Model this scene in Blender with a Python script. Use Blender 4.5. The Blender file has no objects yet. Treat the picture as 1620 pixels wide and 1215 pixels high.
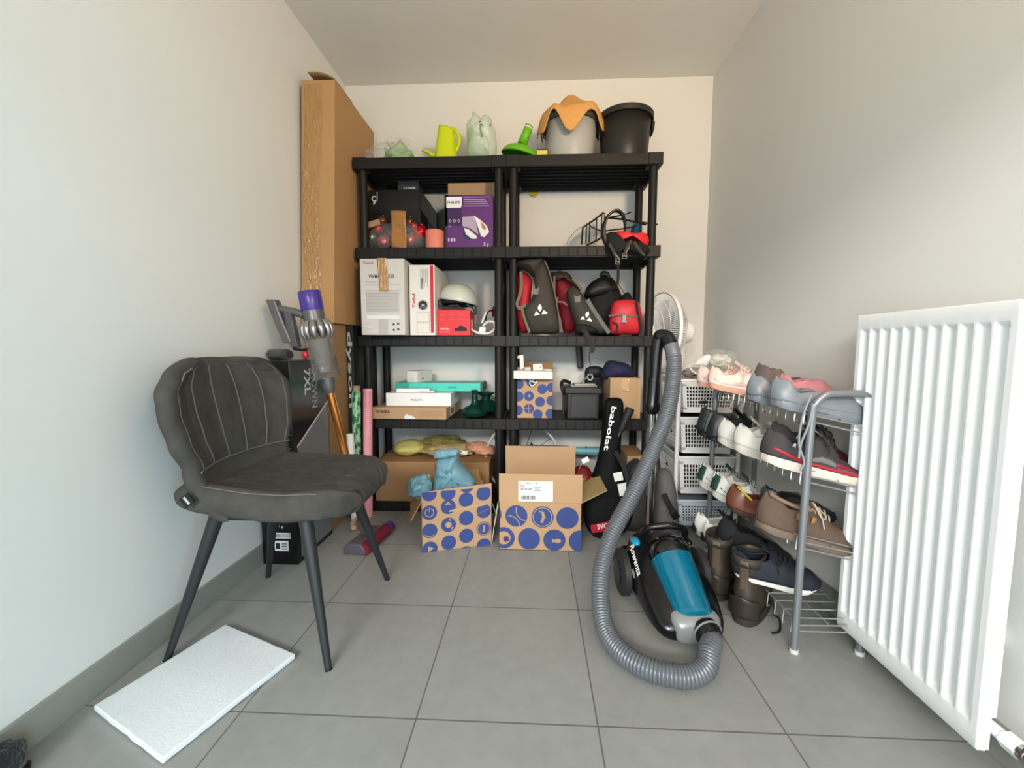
import bpy, bmesh, math, random
from mathutils import Vector as V, Matrix as M, noise
R = math.radians
PI = math.pi
sc = bpy.context.scene
col = sc.collection
# ---------------------------------------------------------------- camera
F_PX, YAW, PIT, ROL, CX, CY, CAMH = 650.5, .0432, .0837, .0016, 5.4, -1.94, .9215
fw = V((-math.sin(YAW)*math.cos(PIT), math.cos(YAW)*math.cos(PIT), -math.sin(PIT)))
rt = V((math.cos(YAW), math.sin(YAW), 0))
up = rt.cross(fw)
rt, up = math.cos(ROL)*rt+math.sin(ROL)*up, -math.sin(ROL)*rt+math.cos(ROL)*up
EYE = V((0, 0, CAMH))
cd = bpy.data.cameras.new('camera')
cam = bpy.data.objects.new('camera', cd)
col.objects.link(cam)
cd.sensor_width = 36
cd.lens = 36*F_PX/1620
cd.shift_x = -CX/1620
cd.shift_y = CY/1620
cd.clip_start = .02
mw = M((rt, up, -fw)).transposed().to_4x4()
mw.translation = EYE
cam.matrix_world = mw
sc.camera = cam
# ---------------------------------------------------------------- light and exposure
vs = sc.view_settings
vs.view_transform = 'Standard'
vs.look = 'None'
vs.exposure = 0.0
vs.gamma = 1
vs.use_curve_mapping = False
w = bpy.data.worlds.new('sky')
sc.world = w
w.use_nodes = True
bg = w.node_tree.nodes['Background']
bg.inputs[0].default_value = (.82, .93, 1, 1)
bg.inputs[1].default_value = 3.0

def area(name, loc, tgt, sx, sy, power, color, spread=180):
    l = bpy.data.lights.new(name, 'AREA')
    l.shape = 'RECTANGLE'
    l.size, l.size_y = sx, sy
    l.energy = power
    l.color = color
    l.spread = R(spread)
    o = bpy.data.objects.new(name, l)
    col.objects.link(o)
    o.location = loc
    o.rotation_euler = (V(tgt)-V(loc)).to_track_quat('-Z', 'Y').to_euler()
    return o
# daylight falling under the lintel of the wide opening behind the viewer
area('daylight', (-1.2, -4.4, 2.9), (.2, 1.2, .9), 2.8, .7, 330, (1, .95, .88))
# lamp of the room, on the right wall behind the viewer
area('lamp', (.96, -.3, 1.95), (.15, 2.6, 2.3), .3, .3, 20.5, (1, .72, .46), 112)
# added cool fill from the right, tints the left wall blue
area('side_fill', (2.3, -2.3, 1.25), (-1.16, .95, .7), 1.3, 1.3, 58, (.38, .80, 1))

# ---------------------------------------------------------------- helpers
def ray(x, y):
    return fw+rt*((x-810-CX)/F_PX)-up*((y-607.5-CY)/F_PX)
def at(ax, v, x, y):
    d = ray(x, y)
    return EYE+d*((v-EYE[ax])/d[ax])
def aX(x, y, v): return at(0, v, x, y)
def aY(x, y, v): return at(1, v, x, y)
def aZ(x, y, v=0.): return at(2, v, x, y)
def fr(x0, y0, x1, y1, Y):
    "photo rectangle on the plane y=Y -> x0,x1,z0,z1"
    a = aY((x0), (y0+y1)/2, Y); b = aY(x1, (y0+y1)/2, Y)
    t = aY((x0+x1)/2, y0, Y); u = aY((x0+x1)/2, y1, Y)
    return a.x, b.x, u.z, t.z

def lin(c):
    if isinstance(c, str):
        c = tuple(int(c[i:i+2], 16) for i in (0, 2, 4))
    return tuple(((x/255+.055)/1.055)**2.4 if x > 10 else x/255/12.92 for x in c)
MC = {}
def mat(name, c, rough=.6, metal=0, var=0, vs=8, bump=0, bs=60, trans=0, spec=.5, ior=1.45, alpha=1, coat=0, sheen=0, stretch=None, emit=0):
    if name in MC: return MC[name]
    m = bpy.data.materials.new(name)
    MC[name] = m
    m.use_nodes = True
    nt = m.node_tree
    b = nt.nodes['Principled BSDF']
    b.inputs['Roughness'].default_value = rough
    b.inputs['Metallic'].default_value = metal
    b.inputs['Transmission Weight'].default_value = trans
    b.inputs['IOR'].default_value = ior
    b.inputs['Alpha'].default_value = alpha
    b.inputs['Specular IOR Level'].default_value = spec
    b.inputs['Coat Weight'].default_value = coat
    b.inputs['Sheen Weight'].default_value = sheen
    rgb = lin(c)
    b.inputs['Base Color'].default_value = (*rgb, 1)
    tc = nt.nodes.new('ShaderNodeTexCoord')
    src = tc.outputs['Object']
    if stretch:
        mp = nt.nodes.new('ShaderNodeMapping')
        mp.inputs['Scale'].default_value = stretch
        nt.links.new(src, mp.inputs[0])
        src = mp.outputs[0]
    nz = nt.nodes.new('ShaderNodeTexNoise')
    nz.inputs['Scale'].default_value = vs
    nz.inputs['Detail'].default_value = 5
    nt.links.new(src, nz.inputs['Vector'])
    mx = nt.nodes.new('ShaderNodeMix')
    mx.data_type = 'RGBA'
    v = var if var else .03
    mx.inputs[6].default_value = (*[x*(1-v) for x in rgb], 1)
    mx.inputs[7].default_value = (*[min(1, x*(1+v)) for x in rgb], 1)
    nt.links.new(nz.outputs[0], mx.inputs[0])
    nt.links.new(mx.outputs[2], b.inputs['Base Color'])
    if bump:
        n2 = nt.nodes.new('ShaderNodeTexNoise')
        n2.inputs['Scale'].default_value = bs
        n2.inputs['Detail'].default_value = 4
        nt.links.new(src, n2.inputs['Vector'])
        bp = nt.nodes.new('ShaderNodeBump')
        bp.inputs['Strength'].default_value = bump
        bp.inputs['Distance'].default_value = .01
        nt.links.new(n2.outputs[0], bp.inputs['Height'])
        nt.links.new(bp.outputs[0], b.inputs['Normal'])
    if emit:
        b.inputs['Emission Color'].default_value = (*rgb, 1)
        b.inputs['Emission Strength'].default_value = emit
    return m

def frame(loc, x, y):
    "matrix with local x,y axes given; z = x cross y"
    x = V(x).normalized(); y = V(y); z = x.cross(y).normalized(); y = z.cross(x)
    m = M((x, y, z)).transposed().to_4x4()
    m.translation = V(loc)
    return m
def along(p0, p1):
    d = V(p1)-V(p0)
    m = d.to_track_quat('Z', 'Y').to_matrix().to_4x4()
    m.translation = V(p0)
    return m
def catmull(p, n=6, closed=False):
    p = [V(q) for q in p]; k = len(p); out = []
    rng = range(k) if closed else range(k-1)
    for i in rng:
        if closed: a, b, c, d = p[i-1], p[i], p[(i+1) % k], p[(i+2) % k]
        else: a, b, c, d = p[max(i-1, 0)], p[i], p[i+1], p[min(i+2, k-1)]
        for j in range(n):
            t = j/n
            out.append(.5*(2*b+(c-a)*t+(2*a-5*b+4*c-d)*t*t+(3*b-a-3*c+d)*t**3))
    if not closed: out.append(p[-1])
    return out

class G:
    def __init__(s): s.v, s.f, s.m = [], [], []
    def add(s, vv, ff, mi=0, T=None):
        o = len(s.v)
        s.v += [tuple(T @ V(q)) if T else tuple(q) for q in vv]
        s.f += [[i+o for i in f] for f in ff]
        s.m += [mi]*len(ff)
        return s
    def bx(s, x0, x1, y0, y1, z0, z1, mi=0, T=None):
        return s.add([(x, y, z) for z in (z0, z1) for y in (y0, y1) for x in (x0, x1)],
                     [(0, 2, 3, 1), (4, 5, 7, 6), (0, 1, 5, 4), (2, 6, 7, 3), (0, 4, 6, 2), (1, 3, 7, 5)], mi, T)
    def lathe(s, prof, n=24, T=None, mi=0, caps=True):
        vv = [(r*math.cos(2*PI*i/n), r*math.sin(2*PI*i/n), z) for r, z in prof for i in range(n)]
        ff = [(k*n+i, k*n+(i+1) % n, (k+1)*n+(i+1) % n, (k+1)*n+i) for k in range(len(prof)-1) for i in range(n)]
        if caps: ff += [tuple(range(n))[::-1], tuple((len(prof)-1)*n+i for i in range(n))]
        return s.add(vv, ff, mi, T)
    def cyl(s, p0, p1, r0, r1=None, n=16, mi=0):
        L = (V(p1)-V(p0)).length
        return s.lathe([(r0, 0), (r0 if r1 is None else r1, L)], n, along(p0, p1), mi)
    def tube(s, pts, r, n=8, closed=False, mi=0, flat=None):
        pts = [V(p) for p in pts]; k = len(pts); vv = []
        rr = r if isinstance(r, (list, tuple)) else [r]*k
        tn = [((pts[(i+1) % k]-pts[i-1]) if closed else (pts[min(i+1, k-1)]-pts[max(i-1, 0)])).normalized() for i in range(k)]
        a = tn[0].orthogonal().normalized()
        if flat: a = (V(flat)-V(flat).dot(tn[0])*tn[0]).normalized()
        for i in range(k):
            a = (a-a.dot(tn[i])*tn[i])
            a = a.normalized() if a.length > 1e-6 else tn[i].orthogonal().normalized()
            b = tn[i].cross(a)
            e = 1 if not flat else .22
            vv += [tuple(pts[i]+rr[i]*(math.cos(2*PI*j/n)*a*e+math.sin(2*PI*j/n)*b)) for j in range(n)]
        m = k if closed else k-1
        ff = [(i*n+j, i*n+(j+1) % n, ((i+1) % k)*n+(j+1) % n, ((i+1) % k)*n+j) for i in range(m) for j in range(n)]
        if not closed: ff += [tuple(range(n))[::-1], tuple((k-1)*n+j for j in range(n))]
        return s.add(vv, ff, mi)
    def prism(s, poly, d, T=None, mi=0):
        "poly in local xy, extruded from z=0 to z=d"
        n = len(poly)
        if sum(poly[i-1][0]*poly[i][1]-poly[i][0]*poly[i-1][1] for i in range(n)) < 0: poly = poly[::-1]
        vv = [(x, y, 0) for x, y in poly]+[(x, y, d) for x, y in poly]
        ff = [tuple(range(n))[::-1], tuple(range(n, 2*n))]+[(i, (i+1) % n, n+(i+1) % n, n+i) for i in range(n)]
        return s.add(vv, ff, mi, T)
    def grid(s, fn, nu, nv, mi=0, wu=False, wv=False, T=None):
        a, b = nu+(not wu), nv+(not wv)
        vv = [fn(i/nu, j/nv) for i in range(a) for j in range(b)]
        ff = [(i*b+j, ((i+1) % a)*b+j, ((i+1) % a)*b+(j+1) % b, i*b+(j+1) % b) for i in range(nu) for j in range(nv)]
        return s.add(vv, ff, mi, T)
    def loft(s, rings, mi=0, caps=True, T=None):
        n = len(rings[0]); vv = [p for r in rings for p in r]
        ff = [(k*n+i, k*n+(i+1) % n, (k+1)*n+(i+1) % n, (k+1)*n+i) for k in range(len(rings)-1) for i in range(n)]
        if caps: ff += [tuple(range(n))[::-1], tuple((len(rings)-1)*n+i for i in range(n))]
        return s.add(vv, ff, mi, T)
    def ball(s, c, r, nu=20, nv=12, mi=0, T=None, z0=-1, z1=1):
        r = (r, r, r) if not isinstance(r, (tuple, list)) else r
        a0, a1 = math.asin(z0), math.asin(z1)
        rings = []
        for k in range(nv+1):
            a = a0+(a1-a0)*k/nv
            ca = max(math.cos(a), 1e-3)
            rings.append([(c[0]+r[0]*ca*math.cos(2*PI*i/nu), c[1]+r[1]*ca*math.sin(2*PI*i/nu), c[2]+r[2]*math.sin(a)) for i in range(nu)])
        return s.loft(rings, mi, True, T)
    def blob(s, c, r, amp=.25, fq=3., seed=0, nu=36, nv=24, floor=None, mi=0, T=None, ridged=False):
        "crumpled closed form; flattened at z=floor"
        rings = []
        for k in range(nv+1):
            a = -PI/2+PI*k/nv
            ring = []
            for i in range(nu):
                q = V((max(math.cos(a), 1e-3)*math.cos(2*PI*i/nu), max(math.cos(a), 1e-3)*math.sin(2*PI*i/nu), math.sin(a)))
                nn = noise.fractal(q*fq+V((seed*7.3, seed*3.1, 0)), .9, 2.1, 4)
                if ridged: nn = .35-abs(nn)*1.6
                d = 1+amp*nn
                p = V((c[0]+r[0]*q.x*d, c[1]+r[1]*q.y*d, c[2]+r[2]*q.z*d))
                if floor is not None and p.z < floor: p.z = floor+.0005*(1-abs(q.z))
                ring.append(tuple(p))
            rings.append(ring)
        return s.loft(rings, mi, True, T)
    def puff(s, poly, Y, d, k=7, mi=0, rnd=3, amp=0, seed=0, fq=14, T=None, pw=.5):
        "cushion-like form: outline (x,z) at its mid plane y=Y, thickness d"
        pts = [V((p[0], 0, p[1])) for p in poly]
        if rnd: pts = catmull(pts, rnd, True)
        c = sum(pts, V())/len(pts)
        def ring(sg, q, sgn):
            o = []
            for p in pts:
                v = c+(p-c)*sg
                y = Y+sgn*d/2*q
                if amp: y += sgn*amp*noise.fractal(V((v.x*fq, seed*5.1+sgn, v.z*fq)), .9, 2, 3)*q
                o.append((v.x, y, v.z))
            return o
        rings = []
        for i in range(k, 0, -1):
            a = PI/2*i/k; rings.append(ring(max(math.cos(a), .02), math.sin(a)**(2*pw), -1))
        rings.append(ring(1, 0, 1))
        for i in range(1, k+1):
            a = PI/2*i/k; rings.append(ring(max(math.cos(a), .02), math.sin(a)**(2*pw), 1))
        return s.loft(rings, mi, True, T)

TW = {}
def put(name, g, ms, parent=None, local=False, smooth=40, bevel=0, seg=2, solid=0, sub=0, soff=0, smat=0, label=None):
    me = bpy.data.meshes.new(name)
    vv = [V(q) for q in g.v]
    if not isinstance(ms, (list, tuple)): ms = [ms]
    o = bpy.data.objects.new(name, me)
    if parent is not None:
        if not local:
            inv = TW[parent].inverted()
            vv = [inv @ q for q in vv]
        o.parent = parent
        TW[o] = TW[parent]
    else:
        xs = [q.x for q in vv]; ys = [q.y for q in vv]; zs = [q.z for q in vv]
        b = V(((min(xs)+max(xs))/2, (min(ys)+max(ys))/2, min(zs)))
        vv = [q-b for q in vv]
        o.location = b
        TW[o] = M.Translation(b)
    me.from_pydata([tuple(q) for q in vv], [], g.f)
    for m in ms: me.materials.append(m)
    me.polygons.foreach_set('material_index', g.m)
    bm = bmesh.new(); bm.from_mesh(me)
    if solid == 0: bmesh.ops.recalc_face_normals(bm, faces=bm.faces)
    bm.to_mesh(me); bm.free()
    if smooth:
        me.polygons.foreach_set('use_smooth', [True]*len(me.polygons))
        me.set_sharp_from_angle(angle=R(smooth))
    if solid:
        md = o.modifiers.new('thickness', 'SOLIDIFY'); md.thickness = solid; md.offset = soff
        md.material_offset = smat; md.material_offset_rim = smat
    if bevel:
        md = o.modifiers.new('edges', 'BEVEL'); md.width = bevel; md.segments = seg; md.limit_method = 'ANGLE'; md.angle_limit = R(35)
    if sub:
        md = o.modifiers.new('smooth', 'SUBSURF'); md.levels = md.render_levels = sub
    if label: o['label'] = label
    col.objects.link(o)
    return o
def thing(name, label, cat, loc=(0, 0, 0), rz=0, group=None, rot=None):
    o = bpy.data.objects.new(name, None)
    o.empty_display_size = .05
    col.objects.link(o)
    o.location = loc
    o.rotation_euler = rot if rot else (0, 0, rz)
    o['label'] = label; o['category'] = cat
    if group: o['group'] = group
    TW[o] = M.Translation(V(loc)) @ o.rotation_euler.to_matrix().to_4x4()
    return o
def tag(o, label, cat, group=None):
    o['label'] = label; o['category'] = cat
    if group: o['group'] = group
    return o
def struct(name, g, ms, **k):
    o = put(name, g, ms, **k); o['kind'] = 'structure'
    return o
def dup(root, loc, rot=None, label=None, group=None):
    r = root.copy(); col.objects.link(r); r.location = loc
    if rot is not None: r.rotation_euler = rot
    if label: r['label'] = label
    if group: r['group'] = group
    TW[r] = M.Translation(V(loc)) @ r.rotation_euler.to_matrix().to_4x4()
    for ch in list(root.children):
        c = ch.copy(); col.objects.link(c); c.parent = r
        for gch in ch.children:
            d = gch.copy(); col.objects.link(d); d.parent = c
    return r
def txt(name, lines, ms, parent, T, local=False, label=None, ext=.0004):
    "lines: (string, x, y, height[, width]) laid out in T's xy plane, joined into one mesh"
    g = G()
    for ln in lines:
        s, x, y, h = ln[:4]
        cu = bpy.data.curves.new('t', 'FONT')
        cu.body = s; cu.size = 1; cu.align_x = 'LEFT'; cu.extrude = 0; cu.resolution_u = 2
        cu.offset = .018
        ob = bpy.data.objects.new('t', cu)
        col.objects.link(ob)
        dg = bpy.context.evaluated_depsgraph_get()
        me = bpy.data.meshes.new_from_object(ob.evaluated_get(dg))
        vv = [v.co.copy() for v in me.vertices]
        ff = [tuple(p.vertices) for p in me.polygons]
        bpy.data.objects.remove(ob); bpy.data.curves.remove(cu); bpy.data.meshes.remove(me)
        if not vv: continue
        x0 = min(v.x for v in vv); x1 = max(v.x for v in vv); y0 = min(v.y for v in vv)
        y1 = max(v.y for v in vv)
        k = h/.73
        kx = ln[4]/(x1-x0) if len(ln) > 4 and ln[4] else k
        g.add([(x+(v.x-x0)*kx, y+v.y*k, ext) for v in vv], ff, 0, T)
    return put(name, g, ms, parent, local, smooth=0, label=label)
def carton(name, label, cat, x0, x1, y0, y1, z0, z1, m, rz=0, bevel=.002, group=None, part='carton', tilt=None):
    "box thing; local frame at its base centre, front face at local y=-d/2"
    wd, dp, ht = x1-x0, y1-y0, z1-z0
    t = thing(name, label, cat, ((x0+x1)/2, (y0+y1)/2, z0), rz, group, tilt)
    g = G().bx(-wd/2, wd/2, -dp/2, dp/2, 0, ht)
    put(part, g, m, t, True, bevel=bevel, smooth=30)
    t['w'], t['d'], t['h'] = wd, dp, ht
    return t
def front(t, dx=0):
    "text plane on the front face of a carton: origin lower left corner"
    return frame((-t['w']/2+dx, -t['d']/2-.0006, 0), (1, 0, 0), (0, 0, 1))
def clip(poly, x0, x1, y0, y1):
    for ax, v, sg in ((0, x0, 1), (0, x1, -1), (1, y0, 1), (1, y1, -1)):
        out = []
        for i in range(len(poly)):
            a, b = poly[i-1], poly[i]
            ia, ib = (a[ax]-v)*sg >= 0, (b[ax]-v)*sg >= 0
            if ia != ib:
                t = (v-a[ax])/(b[ax]-a[ax])
                out.append((a[0]+t*(b[0]-a[0]), a[1]+t*(b[1]-a[1])))
            if ib: out.append(b)
        poly = out
        if len(poly) < 3: return []
    return poly
def disc(cx, cy, r, n=36): return [(cx+r*math.cos(2*PI*i/n), cy+r*math.sin(2*PI*i/n)) for i in range(n)]
def ringpoly(cx, cy, r0, r1, a0=0, a1=360, n=24):
    o = [(cx+r1*math.cos(R(a0+(a1-a0)*i/n)), cy+r1*math.sin(R(a0+(a1-a0)*i/n))) for i in range(n+1)]
    return o+[(cx+r0*math.cos(R(a1+(a0-a1)*i/n)), cy+r0*math.sin(R(a1+(a0-a1)*i/n))) for i in range(n+1)]
def flat(g, poly, z, T, mi=0):
    "thin printed shape"
    if len(poly) >= 3: g.prism(poly, z, T, mi)
def px(poly, Y):
    "photo outline -> (x,z) pairs on the plane y=Y"
    return [(lambda q: (q.x, q.z))(aY(a, b, Y)) for a, b in poly]
def straps(g, pts, r, n=6, fl=(0, 1, 0), sm=6, mi=0):
    g.tube(catmull(pts, sm), r, n, flat=fl, mi=mi)
# ---------------------------------------------------------------- the room
XL, XR, YB, HC, YF = -1.161, 1.054, 2.619, 2.5245, -.5
paint = mat('white_paint', (226, 225, 220), .75, var=.015, vs=3, bump=.02, bs=220)
paint2 = mat('ceiling_paint', (226, 224, 217), .8, var=.015, vs=3, bump=.02, bs=220)
tile_m = mat('stone_tile', (142, 142, 133), .42, var=.13, vs=3.5, bump=.03, bs=90, spec=.35)
def tile_floor(m, ox, oy):
    nt = m.node_tree
    b = nt.nodes['Principled BSDF']
    tc = nt.nodes.new('ShaderNodeTexCoord')
    mp = nt.nodes.new('ShaderNodeMapping')
    mp.inputs['Location'].default_value = (ox, oy, 0)
    nt.links.new(tc.outputs['Object'], mp.inputs[0])
    br = nt.nodes.new('ShaderNodeTexBrick')
    br.offset = 0
    for k, v in (('Scale', 1), ('Mortar Size', .0022), ('Brick Width', .45), ('Row Height', .45), ('Mortar Smooth', .2)):
        br.inputs[k].default_value = v
    br.inputs['Color1'].default_value = (.93, .93, .93, 1)
    br.inputs['Color2'].default_value = (1.04, 1.04, 1.03, 1)
    br.inputs['Mortar'].default_value = (.42, .41, .38, 1)
    nt.links.new(mp.outputs[0], br.inputs['Vector'])
    src = b.inputs['Base Color'].links[0].from_socket
    mx = nt.nodes.new('ShaderNodeMix'); mx.data_type = 'RGBA'; mx.blend_type = 'MULTIPLY'
    mx.inputs[0].default_value = 1
    nt.links.new(src, mx.inputs[6]); nt.links.new(br.outputs[0], mx.inputs[7])
    nz = nt.nodes.new('ShaderNodeTexNoise'); nz.inputs['Scale'].default_value = 22; nz.inputs['Detail'].default_value = 8
    nt.links.new(tc.outputs['Object'], nz.inputs['Vector'])
    rp = nt.nodes.new('ShaderNodeMapRange'); rp.inputs[3].default_value = .88; rp.inputs[4].default_value = 1.1
    nt.links.new(nz.outputs[0], rp.inputs[0])
    m2 = nt.nodes.new('ShaderNodeMix'); m2.data_type = 'RGBA'; m2.blend_type = 'MULTIPLY'; m2.inputs[0].default_value = 1
    nt.links.new(mx.outputs[2], m2.inputs[6]); nt.links.new(rp.outputs[0], m2.inputs[7])
    nt.links.new(m2.outputs[2], b.inputs['Base Color'])
fy0 = -3.
tf = mat('floor_tiles', (150, 151, 147), .38, var=.1, vs=2.2, bump=.015, bs=120, spec=.35)
fx, fyc = (XL+XR)/2, (fy0+YB+.1)/2
tile_floor(tf, fx-(-.2872)+4.5, fyc-.94+9.)
struct('floor', G().bx(XL-.1, XR+.1, fy0, YB+.1, -.08, 0), tf, smooth=0)
struct('wall_left', G().bx(XL-.12, XL, YF, YB+.12, 0, HC), paint, smooth=0)
struct('wall_right', G().bx(XR, XR+.12, YF, YB+.12, 0, HC), paint, smooth=0)
struct('wall_back', G().bx(XL, XR, YB, YB+.12, 0, HC), paint, smooth=0)
struct('ceiling', G().bx(XL-.12, XR+.12, YF-.1, YB+.12, HC, HC+.1), paint2, smooth=0)
# wall behind the viewer: only a lintel and two jambs round the wide opening
struct('wall_front', G().bx(XL-.12, XR+.12, YF-.1, YF, 1.86, HC).bx(XL-.12, XL+.05, YF-.1, YF, 0, 1.86).bx(XR-.05, XR+.12, YF-.1, YF, 0, 1.86), paint, smooth=0)
BH = .086
struct('baseboard_left', G().bx(XL, XL+.011, YF, YB, 0, BH), tile_m, smooth=0, bevel=.0015)
struct('baseboard_right', G().bx(XR-.011, XR, YF, YB, 0, BH), tile_m, smooth=0, bevel=.0015)
struct('baseboard_back', G().bx(XL+.011, XR-.011, YB-.011, YB, 0, BH), tile_m, smooth=0, bevel=.0015)

# ---------------------------------------------------------------- plastic shelving
blk = mat('black_plastic', (27, 26, 25), .5, var=.08, vs=20, spec=.35)
ZS = [.05, .532, .989, 1.46, 1.927]
SY0, SY1 = 2.234, 2.594
def shelving(name, label, x0, x1):
    t = thing(name, label, 'shelving unit', ((x0+x1)/2, (SY0+SY1)/2, 0), 0, 'black plastic shelving units')
    for z in ZS:
        g = G()
        th = .058
        g.bx(x0, x1, SY0, SY0+.012, z-th, z).bx(x0, x1, SY1-.012, SY1, z-th, z)
        g.bx(x0, x0+.012, SY0, SY1, z-th, z).bx(x1-.012, x1, SY0, SY1, z-th, z)
        g.bx(x0+.01, x1-.01, SY0+.01, SY1-.01, z-.012, z-.002)
        for k in range(1, 8):
            yy = SY0+(SY1-SY0)*k/8
            g.bx(x0+.01, x1-.01, yy-.004, yy+.004, z-.036, z-.01)
        if z < 1.9:
            n = 13
            for k in range(n):          # panels of the front lip, with narrow grooves between
                a = x0+.075+(x1-x0-.15)*k/n
                g.bx(a+.0015, a+(x1-x0-.15)/n-.0015, SY0-.0025, SY0+.004, z-th+.005, z-.004)
        for cx in (x0, x1):
            for cy in (SY0, SY1):
                sx = 1 if cx == x0 else -1; sy = 1 if cy == SY0 else -1
                xa, xb = sorted((cx-sx*.004, cx+sx*.072)); ya, yb = sorted((cy-sy*.004, cy+sy*.072))
                g.bx(xa, xb, ya, yb, z-th-.001, z+.001)
        put('shelf_board', g, blk, t, bevel=.003)
    for cx in (x0+.036, x1-.036):
        for cy in (SY0+.034, SY1-.034):
            g = G()
            for a, b in zip([0]+ZS, ZS):
                if b == .05: g.lathe([(.024, 0), (.024, .002)], 20, M.Translation((cx, cy, 0)))
                else:
                    g.lathe([(.0225, a), (.0225, b-.056)], 20, M.Translation((cx, cy, 0)))
            put('post', g, blk, t)
    return t
X0, X1, X2 = -.960, -.150, .6595
shelving('shelving_unit', 'black plastic five-tier shelving unit holding the printer carton and flat laptop boxes', X0, X1-.004)
shelving('shelving_unit', 'black plastic five-tier shelving unit with the buckets on top and cycling bags', X1+.004, X2)

# ---------------------------------------------------------------- radiator
rad_m = mat('radiator_enamel', (238, 240, 240), .32, spec=.5)
chrome = mat('chrome', (190, 190, 188), .22, metal=1)
def radiator():
    y0, y1, z0, z1, xf = .851, 1.262, .066, 1.019, .95
    t = thing('radiator', 'white ribbed panel radiator on the right wall above the floor tiles', 'radiator', (1., (y0+y1)/2, 0))
    n = 11
    def fn(u, v):
        y, z = y0+(y1-y0)*u, z0+(z1-z0)*v
        s = (u-.035)/.93*n
        d = 0
        if 0 <= s <= n:
            q = s % 1
            d = min(1, max(0, (.5-abs(q-.5)-.08)/.17))
            d = d*d*(3-2*d)
            e = min(1, max(0, (min(z-z0-.05, z1-.04-z))/.016)); d *= e*e*(3-2*e)
        ed = min(u*(y1-y0), (1-u)*(y1-y0), v*(z1-z0), (1-v)*(z1-z0))
        r = .003*(1-min(1, ed/.004))
        return (xf+.017*d+r, y, z)
    us, vsn = 280, 1
    vl = [0, .003, .006, .03, .05, .0535, .058, .062, .066, .07, .075]
    vl = [0, .002, .004, .03]+[(.05+.016*k/8)/(z1-z0) for k in range(9)]
    vl = vl+[.1+.8*k/6 for k in range(7)]+[1-(.04+.016*(8-k)/8)/(z1-z0) for k in range(9)]+[.975, .996, .998, 1]
    g = G(); nu = 310
    vv = [fn(i/nu, v) for i in range(nu+1) for v in vl]; b = len(vl)
    ff = [(i*b+j, (i+1)*b+j, (i+1)*b+j+1, i*b+j+1) for i in range(nu) for j in range(b-1)]
    g.add(vv, ff)
    put('front_panel', g, rad_m, t, smooth=60)
    g = G().bx(xf+.0175, xf+.026, y0+.001, y1-.001, z0+.001, z1-.001)
    g.bx(xf+.002, xf+.0175, y0, y0+.004, z0, z1).bx(xf+.002, xf+.0175, y1-.004, y1, z0, z1).bx(xf+.002, xf+.0135, y0, y1, z0, z0+.003).bx(xf+.002, xf+.0135, y0, y1, z1-.003, z1)
    put('back_panel', g, rad_m, t, bevel=.001)
    g = G()
    for k in range(24):
        yy = y0+.02+(y1-y0-.04)*k/23
        g.bx(xf+.024, xf+.055, yy-.001, yy+.001, z0+.06, z1-.06)
    put('convector', g, rad_m, t)
    for ya in (y0+.07, y1-.11):
        for za in (z1-.25, z0+.2):
            put('bracket', G().bx(xf+.024, XR-.002, ya, ya+.04, za, za+.04), rad_m, t)
    # connection at the lower near corner
    q = V((xf+.04, y0-.002, z0+.045))
    g = G().cyl(q+V((0, .02, 0)), q+V((0, -.035, 0)), .013).cyl(q+V((0, -.012, 0)), q+V((0, -.04, 0)), .019, n=6)
    put('connector', g, rad_m, t, label='white lower connection')
    g = G().cyl(q+V((0, -.03, 0)), q+V((0, -.085, 0)), .016).cyl(q+V((0, -.05, 0)), q+V((0, -.072, 0)), .021, n=6)
    g.cyl(q+V((0, -.062, .01)), q+V((0, -.062, -.11)), .0075)
    g.ball(q+V((0, -.064, 0)), .021)
    put('valve', g, chrome, t, label='chrome valve')
radiator()

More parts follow.
